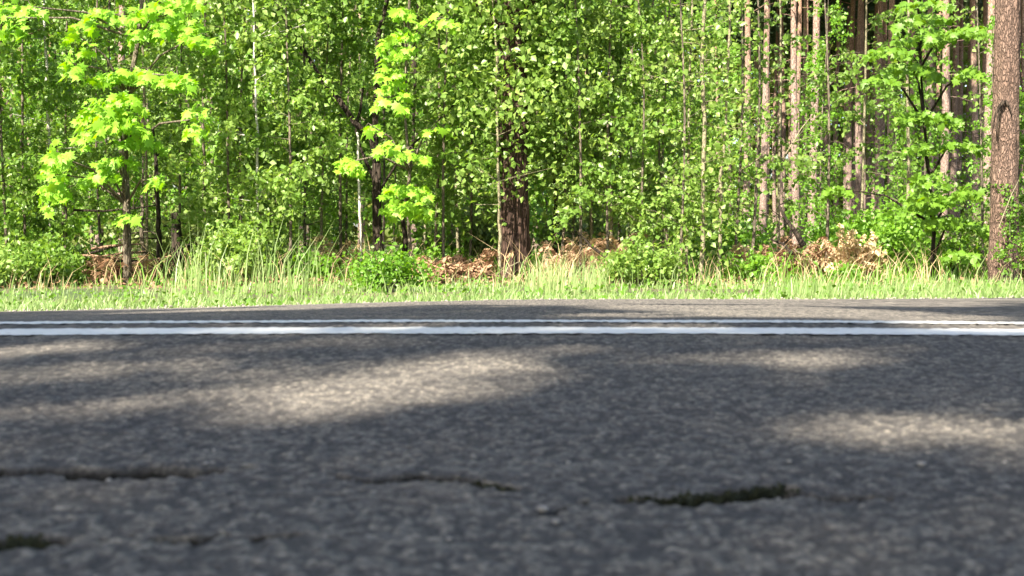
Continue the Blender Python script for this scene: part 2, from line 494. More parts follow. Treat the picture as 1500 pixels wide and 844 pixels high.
gy = np.array([-420, -200, -100, -50, -25, -12, -6, -3, YC - HW - 0.05, YC - HW + 0.05, 0, 2, 4, 5, YC + HW - 0.02, YC + HW + 0.03] + list(np.arange(5.75, 16, 0.15)) + spaced(16, 420, 0.4, 1.14))
X, Y = np.meshgrid(gx, gy)
Z = ground_z(X, Y)
ny, nx = X.shape
idx = np.arange(nx * ny).reshape(ny, nx)
F = np.stack([idx[:-1, :-1], idx[:-1, 1:], idx[1:, 1:], idx[1:, :-1]], -1).reshape(-1, 4)
tag(link('ground', mesh_np('ground', np.stack([X, Y, Z], -1).reshape(-1, 3), F, M_ground, None, True)), kind='structure')
def gz(x, y): return float(ground_z(np.array(float(x)), np.array(float(y))))

# ------------------------------------------------------------------ leaves
def rand_unit(n):
    v = rng.normal(size=(n, 3)); return v / np.linalg.norm(v, axis=1, keepdims=True)

def leaf_arrays(P, size, droop=0.5, up=0.3, facing=0.0, wid=0.8):
    """rhombic leaves folded along the midrib: (n,4,3) corner points"""
    n = len(P)
    d = rand_unit(n); d[:, 2] -= droop; d /= np.linalg.norm(d, axis=1, keepdims=True)
    nrm = rand_unit(n) + np.array([-0.2 * facing, -0.6 * facing, up])
    nrm -= d * np.sum(nrm * d, 1, keepdims=True); nrm /= (np.linalg.norm(nrm, axis=1, keepdims=True) + 1e-9)
    sd = np.cross(d, nrm)
    s = (size * (0.6 + 0.75 * rng.random(n)))[:, None]
    w = s * wid * 0.5
    b = P; t = P + d * s - nrm * s * 0.12
    m = P + d * s * 0.42
    lft = m + sd * w + nrm * s * 0.10; rgt = m - sd * w + nrm * s * 0.10
    return np.stack([b, rgt, t, lft], 1)

def leaves_mesh(name, Q, mat, tint=None):
    n = len(Q)
    V = Q.reshape(-1, 3)
    b = np.arange(n) * 4
    F = np.concatenate([np.stack([b, b + 1, b + 2], 1), np.stack([b, b + 2, b + 3], 1)], 0)
    t = rng.random(n) if tint is None else tint
    return mesh_np(name, V, F, mat, {'tint': ('FACE', np.concatenate([t, t]))})

PALM = [(0, 0), (-.12, .10), (-.42, .02), (-.28, .22), (-.56, .42), (-.30, .46), (-.30, .62), (-.13, .58), (0, .98), (.13, .58), (.30, .62), (.30, .46), (.56, .42), (.28, .22), (.42, .02), (.12, .10)]
def palm_mesh(name, mat, droop=0.35):
    """one palmate leaf, 1 m long, with five lobes, drooping at the tips"""
    me = bpy.data.meshes.new(name)
    v = [(0, 0.34, 0.02)] + [(x, y, -droop * (abs(x) * 0.6 + (y - 0.3) ** 2 * 0.5)) for x, y in PALM]
    k = len(PALM)
    f = [(0, 1 + (i + 1) % k, 1 + i) for i in range(k)]
    me.from_pydata(v, [], f); me.materials.append(mat)
    a = me.attributes.new('tint', 'FLOAT', 'FACE')
    a.data.foreach_set('value', np.full(k, rng.random(), dtype=np.float32))
    me.update()
    return me
def palm_arrays(P, D, N, S):
    """many palmate leaves in one mesh"""
    pv = np.array([(0, 0.34, 0.02)] + [(x, y, -0.35 * (abs(x) * 0.6 + (y - 0.3) ** 2 * 0.5)) for x, y in PALM])
    sd = np.cross(D, N)
    V = P[:, None] + S[:, None, None] * (pv[None, :, 0, None] * sd[:, None] + pv[None, :, 1, None] * D[:, None] + pv[None, :, 2, None] * N[:, None])
    k = len(PALM); n = len(P)
    f = np.array([(0, 1 + (i + 1) % k, 1 + i) for i in range(k)])
    F = (np.arange(n) * (k + 1))[:, None, None] + f[None]
    return V.reshape(-1, 3), F.reshape(-1, 3), np.repeat(rng.random(n), k)

def sprays(starts, dirs, lens, per_m, spread):
    """points scattered round twigs"""
    out = []
    for s, d, L in zip(starts, dirs, lens):
        k = max(3, int(L * per_m))
        t = rng.random(k) ** 0.8
        p = s[None] + d[None] * (t * L)[:, None]
        p[:, 2] -= 0.25 * (t * L) ** 2
        p += rng.normal(scale=spread, size=(k, 3)) * (0.4 + 0.6 * t)[:, None]
        out.append(p)
    return np.concatenate(out)

def stem_path(h, lean=0.1, bend=0.12, k=9):
    a = random.uniform(0, 6.28); b = random.uniform(0, 6.28)
    pts = []
    for i in range(k):
        t = i / (k - 1)
        pts.append(np.array([lean * t * h * math.cos(a) + bend * math.sin(t * 5 + b) * t, lean * t * h * math.sin(a) + bend * math.cos(t * 4 + a) * t, h * t]))
    return pts
def along(pts, t):
    f = t * (len(pts) - 1); i = min(int(f), len(pts) - 2); return pts[i] + (pts[i + 1] - pts[i]) * (f - i)

def sapling_meshes(h, r0, lo, n_br, blen, per_m, leaf, bark, lmat, spread=0.034, top=3.6, up=0.35):
    """stem mesh with its branches, and a mesh of leaves; crown from height lo"""
    pts = stem_path(h, 0.035, 0.10)
    mb = MB()
    mb.tube([pts[0] - np.array([0, 0, 0.15])] + pts, [r0 * 1.15] + [r0 * (1 - 0.85 * i / (len(pts) - 1)) for i in range(len(pts))], 6, 0.06)
    st, di, le = [], [], []
    for i in range(n_br):
        z = lo + (h * 0.97 - lo) * ((i + random.random()) / n_br)
        p = along(pts, z / h)
        a = random.uniform(0, 6.283)
        L = blen * random.uniform(0.5, 1.15) * (1 - 0.45 * (z - lo) / (h - lo))
        d = np.array([math.cos(a), math.sin(a), random.uniform(-0.1, 0.9)]); d /= np.linalg.norm(d)
        rr = r0 * 0.32 * (1 - 0.6 * z / h)
        mid = p + d * L * 0.5; end = p + d * L - np.array([0, 0, 0.25 * L * L])
        mb.tube([p, mid, end], [rr, rr * 0.6, rr * 0.2], 3, cap=False)
        st.append(p); di.append(d); le.append(L)
        for _ in range(3):
            t = random.uniform(0.3, 0.95)
            q = p + d * L * t; q[2] -= 0.25 * (t * L) ** 2
            a2 = a + random.uniform(-1.2, 1.2)
            d2 = np.array([math.cos(a2), math.sin(a2), random.uniform(-1.7, 0.3)]); d2 /= np.linalg.norm(d2)
            L2 = L * random.uniform(0.3, 0.6)
            if z < top: mb.tube([q, q + d2 * L2], [rr * 0.35, rr * 0.12], 3, cap=False)
            st.append(q); di.append(d2); le.append(L2)
    P = sprays(st, di, le, per_m, spread)
    P = P[P[:, 2] > 0.05]
    return mb.mesh('trunk', bark), leaves_mesh('crown', leaf_arrays(P, np.full(len(P), leaf), 0.5, up, 0.5), lmat)

def tree(name, parts, x, y, rot, scale, label, cat='tree', group=None, sz=None, z=None):
    o = bpy.data.objects.new(name, None); COL.objects.link(o)
    o.empty_display_size = 0.3
    o.location = (x, y, gz(x, y) if z is None else z); o.rotation_euler = (0, 0, rot)
    o.scale = (scale, scale, sz or scale)
    tag(o, label, cat, group)
    for pn, me in parts: link(pn, me, o)
    return o

VAR = {}
VAR['low'] = [sapling_meshes(h, 0.017, 0.12, nb, 0.62, 104, 0.052, bk, M_birch) for h, nb, bk in ((4.6, 46, M_greybark), (5.2, 52, M_greybark), (4.2, 44, M_greybark), (5.0, 48, M_greybark))]
VAR['mid'] = [sapling_meshes(h, 0.017, 0.7, nb, 0.62, 94, 0.053, bk, M_birch) for h, nb, bk in ((5.6, 46, M_greybark), (5.0, 42, M_greybark), (5.4, 46, M_palebark))]
VAR['high'] = [sapling_meshes(h, 0.019, 1.5, nb, 0.7, 84, 0.053, bk, M_birch) for h, nb, bk in ((6.4, 34, M_palebark), (6.0, 34, M_greybark))]
VAR['sparse'] = [sapling_meshes(h, 0.018, 0.6, nb, 0.6, 24, 0.056, bk, M_birch) for h, nb, bk in ((5.4, 30, M_palebark), (5.0, 26, M_greybark))]
VAR['dull'] = [sapling_meshes(h, 0.03, 0.3, nb, 0.95, 44, 0.085, bk, M_shrub, 0.08) for h, nb, bk in ((6.5, 44, M_greybark), (6.0, 40, M_greybark), (7.5, 50, M_greybark))]

def sapling(kind, px, Y, label, scale=1.0, v=None, group=None, name='young_birch', base=None):
    vs = VAR[kind]; st, cr = vs[random.randrange(len(vs)) if v is None else v % len(vs)]
    x = (px - 750) / FPX * Y
    return tree(name, [('trunk', st), ('crown', cr)], x, Y, random.uniform(0, 6.28), scale, label, group=group)

G = 'young birches of the thicket along the verge'
for kind, px, Yd, lab, s_, v in [
    ('low', -60, 12.8, 'leafy young birch cut by the left edge of the photo', 1.0, 0),
    ('low', 40, 13.2, 'dense young birch with small leaves down to the grass, leftmost full one', 1.05, 1),
    ('low', 95, 14.6, 'young birch just left of the bright maple, behind its hanging sprays', 1.1, 2),
    ('mid', 150, 15.4, 'young birch behind the bright maple, above the brown brush pile', 1.1, 0),
    ('mid', 262, 15.0, 'young birch behind the broad dark broken trunks beside the brush pile', 1.0, 1),
    ('low', 352, 13.0, 'bushy young birch just right of the broad dark broken trunks, leaves to the ground', 1.0, 3),
    ('low', 372, 13.4, 'young birch with a thin white stem in the dense thicket left of the forked tree', 1.0, 3),
    ('low', 425, 12.6, 'young birch rising out of the tall grass tuft left of the forked tree', 0.95, 0),
    ('low', 408, 14.8, 'taller young birch behind the one in the tall grass tuft', 1.15, 1),
    ('mid', 470, 14.0, 'young birch close on the left of the dark forked tree', 1.0, 2),
    ('mid', 560, 16.6, 'young birch directly behind the dark forked tree', 1.1, 1),
    ('mid', 635, 13.6, 'young birch midway between forked tree and thick red brown trunk', 1.05, 0),
    ('mid', 672, 14.5, 'young birch behind the small red brown fern patch left of the thick trunk', 1.05, 2),
    ('mid', 688, 13.7, 'thin young birch close on the left of the thick red brown trunk', 0.9, 1),
    ('high', 750, 13.45, 'young birch whose leaves hang over the top of the thick red brown trunk', 0.95, 1),
    ('mid', 822, 13.3, 'young birch close on the right of the thick red brown trunk', 1.0, 0),
    ('mid', 838, 14.4, 'young birch above the orange dead ferns right of the thick trunk', 1.05, 2),
    ('high', 868, 13.6, 'tall young birch behind the dark fallen branch right of the thick trunk', 1.0, 0),
    ('mid', 905, 13.8, 'young birch behind the left half of the bright low shrub', 1.0, 1),
    ('low', 938, 12.8, 'young birch growing through the bright low shrub', 0.9, 2),
    ('sparse', 968, 14.3, 'young birch behind the right half of the bright low shrub', 1.05, 0),
    ('high', 500, 13.9, 'young birch with high leaves behind the left limbs of the dark forked tree', .95, 1),
    ('high', 736, 13.3, 'young birch hanging before the upper left of the thick red brown trunk', .95, 1),
    ('high', 768, 13.3, 'young birch hanging before the upper right of the thick red brown trunk', .9, 1),
    ('mid', 650, 12.9, 'foremost young birch between the slim maple and the thick trunk', .95, 1),
    ('mid', 850, 12.7, 'foremost young birch over the dark branch right of the thick trunk', .95, 1),
    ('mid', 890, 12.9, 'foremost young birch just left of the bright low shrub', .95, 0),
    ('sparse', 995, 12.6, 'foremost young birch just left of the pale pair of stems', .85, 1),
    ('high', 215, 14.6, 'young birch right behind the slim black dead trunk', 1.0, 2),
    ('low', 10, 12.7, 'foremost young birch at the far left', .95, 2),
    ('mid', 338, 12.9, 'foremost young birch right of the bright maple', .95, 1),
    ('sparse', 1005, 13.2, 'sparse young birch just left of the tall pale stem', 1.0, 0),
    ('sparse', 1075, 14.0, 'young birch just right of the two tall pale stems', 0.95, 1),
    ('sparse', 1100, 13.2, 'sparse young birch in front of the nearest left lit pine', 0.95, 1),
    ('sparse', 1140, 14.8, 'sparse young birch between the two nearest lit pines', 1.05, 0),
    ('sparse', 1210, 13.8, 'sparse young birch above the pale tan fern heap', 1.0, 1),
    ('high', 1260, 15.5, 'young birch behind the hornbeam sprays near the tan fern heap', 1.0, 0),
    ('sparse', 1440, 14.4, 'sparse young birch close on the left of the big pine', 0.9, 1),
    ('low', 1528, 13.4, 'young birch just right of the big pine at the photo edge', 0.9, 0),
]:
    sapling(kind, px, Yd, lab, s_, v, G)
# out to the sides of the frame
for i in range(16):
    for sgn in (-1, 1):
        px = 750 + sgn * (900 + i * 105 + random.uniform(-30, 30))
        sapling(random.choice(['low', 'mid', 'dull']), px, random.uniform(12.6, 15.5), 'young roadside tree outside the photo beyond its %s edge' % ('left' if sgn < 0 else 'right'), random.uniform(0.9, 1.1), None,
                'young trees of the thicket outside the photo')

# deeper undergrowth trees, sorted in zones
def zone(n, x0, x1, y0, y1, kinds, label, s0=0.8, s1=1.2, name='young_tree', group='undergrowth trees deeper in the forest'):
    for i in range(n):
        sapling(random.choice(kinds), random.uniform(x0, x1), random.uniform(y0, y1), label, random.uniform(s0, s1), None, group, name)
LM = [(-90, 'beyond the left edge of the photo'), (0, 'behind the leftmost young birches'), (75, 'behind the white stem at the far left'), (150, 'behind the left half of the bright maple'), (225, 'behind the right half of the bright maple'),
      (300, 'behind the leafy shrub right of the broken trunks'), (378, 'behind the white stemmed birch'), (448, 'behind the thin brown stem left of the forked tree'), (520, 'behind the left limbs of the forked tree'),
      (600, 'behind the slim bright maple'), (665, 'left of the thick trunk'), (735, 'behind the thick red brown trunk'), (800, 'right of the thick trunk'), (870, 'behind the orange dead ferns'), (940, 'behind the bright low shrub')]
for px_, w in LM:
    for (ya, yb), q, kd, ss in (((16.8, 20), 'nearer undergrowth tree ', ['dull', 'mid', 'low'], 1.0), ((21, 26), 'middle distance undergrowth tree ', ['dull', 'mid'], 1.15), ((29, 44), 'hazy far undergrowth tree ', ['dull'], 1.5)):
        zone(1, px_ - 28, px_ + 28, ya, yb, kd, q + w, ss * .92, ss * 1.08)
for px_, w in ((1010, 'behind the leaning brown stem'), (1045, 'behind the pair of pale stems'), (1100, 'left of the leftmost nearer lit pine'), (1215, 'above the pale tan fern heap'), (1300, 'behind the wide dark green shrub'), (1375, 'behind the hornbeam'), (1450, 'behind the big pine'), (1540, 'beyond the right edge of the photo')):
    zone(1, px_ - 20, px_ + 20, 20, 27, ['dull', 'sparse'] if px_ < 1250 else ['dull'], 'undergrowth tree ' + w, .55, .75)
    zone(1, px_ - 20, px_ + 20, 34, 50, ['dull'], 'hazy far undergrowth tree ' + w, .8, 1.1)
# ------------------------------------------------------------------ pines
def pine_crown_mesh(h):
    st = []
    pts = []
    for i in range(46):
        z = h * random.uniform(0.55, 1.0); a = random.uniform(0, 6.28)
        L = (h - z) * 0.35 + 0.5
        for k in range(3):
            t = random.uniform(0.4, 1)
            c = np.array([math.cos(a) * L * t, math.sin(a) * L * t, z + 0.25 * L * t])
            pts.append(c + rng.normal(scale=(0.28, 0.28, 0.14), size=(16, 3)))
    P = np.concatenate(pts)
    return leaves_mesh('crown', leaf_arrays(P, np.full(len(P), 0.34), 0.0, 0.5, 0, 0.55), M_needle)
def pine_trunk_mesh(h, r, bark, stubs=10, sides=10):
    mb = MB()
    k = 14
    ph = random.uniform(0, 6)
    pts = [np.array([0.05 * math.sin(i * 0.6 + ph), 0.05 * math.cos(i * 0.5 + ph), h * i / (k - 1)]) for i in range(k)]
    rad = [r * (1 - 0.72 * i / (k - 1)) for i in range(k)]
    pts = [pts[0] - np.array([0, 0, 0.3])] + [pts[0]] + [pts[0] + (pts[1] - pts[0]) * 0.25] + pts[1:]
    rad = [r * 1.35, r * 1.22, r * 1.02] + rad[1:]
    mb.tube(pts, rad, sides, 0.05)
    for i in range(stubs):
        z = random.uniform(1.2, h * 0.7); a = random.uniform(0, 6.28); L = random.uniform(0.2, 1.0)
        p = np.array([0, 0, z]); d = np.array([math.cos(a), math.sin(a), random.uniform(-0.3, 0.3)])
        mb.tube([p, p + d * (r + L * 0.5), p + d * (r + L) - np.array([0, 0, 0.1 * L])], [0.014, 0.009, 0.003], 4, cap=False)
    return mb.mesh('trunk', bark)
PV = [(pine_trunk_mesh(h, r, M_farbark), pine_crown_mesh(h)) for h, r in ((15, .105), (17, .115), (14, .09), (16, .12))]
GP = 'pines standing deeper in the forest'
def pine(px, Y, label, v, s=1.0, group=GP):
    x = (px - 750) / FPX * Y
    return tree('pine_tree', [('trunk', PV[v][0]), ('crown', PV[v][1])], x, Y, random.uniform(0, 6.28), s, label, group=group, sz=random.uniform(.95, 1.1))
for px, Yd, v, s_, lab in [
    (35, 39.1, 1, 1.0, 'left one of two pinkish pine trunks in the gap at the upper left'),
    (48, 44.9, 2, 1.0, 'right one of two pinkish pine trunks in the gap at the upper left'),
    (276, 43.5, 2, .9, 'pine whose red trunk shows in a small gap right of the bright maple'),
    (182, 26.8, 0, .8, 'pine seen between the bright maple sprays above the brush pile'),
    (1119, 30.4, 0, 0.85, 'sunlit tan pine right of the two pale stems, leftmost of the nearer pines'),
    (1143, 43.5, 2, 1.0, 'thinner pine between the two nearer sunlit pines'),
    (1163, 29.0, 2, 0.95, 'sunlit pine with straight tan trunk, second of the nearer pines'),
    (1176, 39.1, 0, 1.0, 'shaded brown pine close on the right of the second nearer pine'),
    (1191, 27.6, 0, 0.9, 'dark trunked pine right of the second nearer sunlit pine'),
    (1212, 47.9, 1, 1.0, 'far slender pine right of the dark trunked one'),
    (1245, 43.5, 1, 1.0, 'far shaded pine above the pale tan fern heap'),
    (1262, 43.2, 2, 1.0, 'far grey pine in the dark gap above the tan fern heap'),
    (1287, 39.1, 0, 1.0, 'lit pine left of the pair above the dark green shrub'),
    (1305, 37.7, 1, 1.0, 'lit pinkish pine above the dark green shrub, left of the wider gap'),
    (1332, 36.2, 2, 1.0, 'pale lit pine above the dark green shrub, right one of three'),
    (1362, 34.8, 0, 1.0, 'reddish pine trunk behind the upper hornbeam sprays'),
    (1380, 30.4, 3, 0.85, 'dark pine trunk at the top between hornbeam and big pine'),
    (1395, 42.0, 1, 1.0, 'reddish pine just right of the dark trunk behind the hornbeam'),
    (1425, 36.2, 0, 1.0, 'lit pine showing between hornbeam sprays and big pine'),
    (1446, 27.6, 0, 1.0, 'grey pink pine half hidden by the left edge of the big pine'),
    (1497, 34.8, 2, 1.0, 'pine on the right of the big pine at the photo edge'),
]:
    pine(px, Yd, lab, v, s_)
used = []
def pines(n, x0, x1, y0, y1, label):
    k = 0
    while k < n:
        px, Yd = random.uniform(x0, x1), random.uniform(y0, y1)
        x = (px - 750) / FPX * Yd
        if any((x - a) ** 2 + (Yd - b) ** 2 < 1.2 for a, b in used): 
            if random.random() < .9: continue
        used.append((x, Yd)); k += 1
        pine(px, Yd, label, random.randrange(4), random.uniform(.75, 1.15))
PL_ = [(1040, 1119, 'the pale stems and the leftmost near pine'), (1119, 1163, 'the two near sunlit pines'), (1163, 1191, 'the second near pine and the dark trunked one'),
       (1191, 1245, 'the dark trunked pine and the tan fern heap'), (1245, 1287, 'the tan fern heap and the lit pines'),
       (1287, 1332, 'the three lit pines'), (1332, 1380, 'the three lit pines and the hornbeam'), (1380, 1446, 'the hornbeam and the big pine'), (1490, 1540, 'the big pine and the photo edge')]
for a, b, w in PL_:
    m = 4 if b - a > 40 else 3
    names = ['leftmost', 'second', 'third', 'rightmost'] if m == 4 else ['left one', 'middle one', 'right one']
    for k in range(m):
        pine(a + (b - a) * (k + .5 + random.uniform(-.22, .22)) / m, random.uniform(38, 74), names[k] + ' of the far pines between ' + w, random.randrange(4), random.uniform(.75, 1.1))
for px_, w in LM:
    pine(px_ + random.uniform(-15, 15), random.uniform(33, 55), 'far pine trunk in the green ' + w, random.randrange(4), random.uniform(.8, 1.1))
pines(14, -1400, -260, 18, 50, 'pine outside the photo beyond its left edge')
pines(14, 1700, 2900, 18, 50, 'pine outside the photo beyond its right edge')

# far wood that closes the view
n = 200000
P = np.stack([rng.uniform(-60, 60, n), rng.uniform(64, 80, n), rng.random(n) * 21 + 0.3], 1)
P[:, 2] *= 0.8 + 0.4 * vnoise(P[:, 0] / 4, P[:, 1] / 4, 3)
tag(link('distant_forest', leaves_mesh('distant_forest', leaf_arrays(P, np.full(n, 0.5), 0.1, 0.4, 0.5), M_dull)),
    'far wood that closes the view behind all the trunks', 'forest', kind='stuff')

# ------------------------------------------------------------------ hero trees
def path_px(pts, Y):
    return [at(a, b, Y) for a, b in pts]
def local(o, pts):
    L = np.array(o.location); return [np.asarray(p) - L for p in pts]
def root(name, px, Y, label, cat='tree', group=None):
    x = (px - 750) / FPX * Y
    o = bpy.data.objects.new(name, None); COL.objects.link(o); o.location = (x, Y, gz(x, Y))
    return tag(o, label, cat, group)
def wid(px, Y): return px / FPX * Y / 2.0

def crown_leaves(centres, n, spread, size, mat, droop=0.4, up=0.4):
    C = np.array(centres); k = rng.integers(0, len(C), n)
    P = C[k] + rng.normal(size=(n, 3)) * np.asarray(spread)
    return leaves_mesh('crown', leaf_arrays(P, np.full(n, size), droop, up, 0.3), mat)

# the big pine at the right
Yp = 12.2
o = root('pine_tree', 1469, Yp, 'big sunlit pine with scaly brown bark at the right, nearest trunk of all')
cx, cy = o.location[0], Yp
def big_trunk(h, prof, bark, seed, sides=40, rings=110, amp=0.012, ribs=9, name='trunk', lean=(0, 0)):
    """trunk with furrowed relief: prof(z) gives the radius"""
    zz = np.concatenate([np.linspace(-0.3, 3.6, rings), np.linspace(3.7, h, 24)])
    aa = np.linspace(0, 2 * np.pi, sides, endpoint=False)
    A, Zg = np.meshgrid(aa, zz)
    rr = prof(Zg)
    arc = A / (2 * np.pi) * sides
    per = sides
    def nz(fx, fz, sd):
        q = A / (2 * np.pi)
        return vnoise(fx * np.cos(A) + 50 , Zg * fz + fx * np.sin(A) * 1.7, sd)
    rel = (nz(5, 5, seed) - 0.5) * 1.2 + (nz(11, 9, seed + 1) - 0.5) * 1.4 + np.abs(np.sin(A * ribs / 2 + 3 * (nz(2, 1.2, seed + 2) - .5))) * 0.6
    rr = rr + amp * rel
    V = np.stack([rr * np.cos(A) + lean[0] * Zg, rr * np.sin(A) + lean[1] * Zg, Zg], -1).reshape(-1, 3)
    m, k = A.shape
    ii = np.arange(m * k).reshape(m, k); jj = np.roll(ii, -1, 1)
    F = np.stack([ii[:-1], jj[:-1], jj[1:], ii[1:]], -1).reshape(-1, 4)
    return mesh_np(name, V, F, bark, None, True)
rp = wid(37, Yp)
tr = link('trunk', big_trunk(15, lambda z: rp * (1.05 - 0.055 * z + 0.22 * np.exp(-np.clip(z + .3, 0, 9) * 3)), M_pinebark, 5, lean=(0.0075, 0)), o)
for i in range(9):
    mb = MB()
    z = random.uniform(4, 9); a = random.uniform(0, 6.28); L = random.uniform(.3, 1.4)
    d = np.array([math.cos(a), math.sin(a), .1]); p = np.array([0.007 * z, 0, z])
    mb.tube([p, p + d * L], [.03, .01], 5)
    link('branch', mb.mesh('branch', M_pinebark), o)
for pth, w_ in (([(1468, 150), (1462, 156), (1455, 170), (1452, 196)], (7, 5, 3, 1)), ([(1470, 148), (1476, 158), (1480, 172)], (5, 3, 1)), ([(1462, 158), (1458, 188), (1459, 212)], (3, 2, 1))):
    mb = MB(); mb.tube(local(o, path_px(pth, Yp - .14)), [wid(q_, Yp) for q_ in w_], 6, .1)
    link('dead_stub', mb.mesh('dead_stub', M_darkbark), o)
link('crown', pine_crown_mesh(15), o)

# thin shoots round the foot of the big pine
sh, cr = sapling_meshes(1.5, 0.01, 0.2, 26, 0.28, 60, 0.045, M_greybark, M_horn, 0.04)
for px, Yd, lab in ((1481, 11.95, 'leafy shoot growing against the foot of the big pine, right of its middle'),):
    tree('sapling', [('stem', sh), ('leaves', cr)], (px - 750) / FPX * Yd, Yd, random.uniform(0, 6), 0.62, lab, 'sapling', 'shoots at the foot of the big pine')

# the thick red brown trunk in the middle
Yr = 13.0
o = root('old_tree', 753, Yr, 'thick old tree with furrowed red brown trunk in the middle of the thicket')
rr0 = wid(39, Yr)
link('trunk', big_trunk(9, lambda z: rr0 * (1.08 - 0.085 * np.clip(z, 0, 4) - .05 * np.clip(z - 4, 0, 9) + 0.30 * np.exp(-np.clip(z + .3, 0, 9) * 2.6)), M_redbark, 15, amp=0.016, ribs=13, lean=(-0.004, 0)), o)
for pth, rd_ in (([(757, 215), (765, 190), (778, 165)], [.03, .016, .006]), ([(748, 60), (700, 10), (660, -60)], [.06, .045, .03]), ([(752, 40), (800, -20), (850, -90)], [.06, .045, .03])):
    mb = MB(); mb.tube(local(o, path_px(pth, Yr)), rd_, 7)
    link('branch', mb.mesh('branch', M_redbark), o)
cc = [np.array([random.uniform(-2, 2), random.uniform(-.5, 2.5), random.uniform(4, 9)]) for _ in range(40)]
cc += [np.array([random.uniform(-.55, .55), random.uniform(-.75, -.3), random.uniform(1.5, 3.6)]) for _ in range(26)]
link('crown', crown_leaves(cc, 9000, (.24, .24, .2), 0.06, M_birch), o)

# dark forked tree
Yf = 13.4
o = root('forked_tree', 555, Yf, 'dark forked tree with branches spreading left and right, left of the thick trunk')
mb = MB()
mb.tube(local(o, path_px([(555, 425), (555, 395), (553, 340), (552, 290), (552, 240)], Yf)), [wid(17, Yf), wid(15, Yf), wid(14, Yf), wid(13, Yf), wid(12, Yf)], 14, .06)
link('trunk', mb.mesh('trunk', M_darkbark), o)
for pth, w0, w1 in [([(552, 244), (545, 205), (520, 180), (500, 150), (470, 115), (444, 72)], 11, 6),
                    ([(444, 74), (425, 40), (400, 5), (370, -60), (340, -140)], 6, 3),
                    ([(552, 244), (549, 190), (553, 130), (555, 60), (566, 10), (578, -60), (590, -200)], 10, 5),
                    ([(548, 262), (535, 235), (528, 215), (522, 190)], 6, 3),
                    ([(522, 185), (528, 160), (533, 130)], 5, 3),
                    ([(553, 285), (590, 225), (640, 180), (690, 130)], 4, 2)]:
    mb = MB()
    k = len(pth)
    q = path_px(pth, Yf)
    for i, p in enumerate(q): p[1] += 0.06 * math.sin(i * 1.7)
    mb.tube(local(o, q), [wid(w0 + (w1 - w0) * i / (k - 1), Yf) for i in range(k)], 9, .06)
    link('branch', mb.mesh('branch', M_darkbark), o)
cc = [local(o, [at(random.uniform(380, 700), random.uniform(-260, 30), Yf + random.uniform(-.3, 1.4))])[0] for _ in range(50)]
link('crown', crown_leaves(cc, 6500, (.3, .35, .25), 0.055, M_birch), o)
# crooked one beside it
o = root('crooked_tree', 592, 13.6, 'thin dark crooked trunk just right of the forked tree')
mb = MB()
mb.tube(local(o, path_px([(588, 430), (587, 400), (592, 375), (594, 350), (590, 320), (598, 280), (606, 200), (610, 60), (618, -80)], 13.6)), [wid(w, 13.6) for w in (10, 9, 9, 8, 7, 6, 5, 4, 3)], 9, .08)
link('trunk', mb.mesh('trunk', M_darkbark), o)
cc = [local(o, [at(random.uniform(590, 650), random.uniform(-200, 100), 13.6 + random.uniform(-.2, .6))])[0] for _ in range(18)]
link('crown', crown_leaves(cc, 1800, (.2, .2, .2), 0.055, M_birch), o)

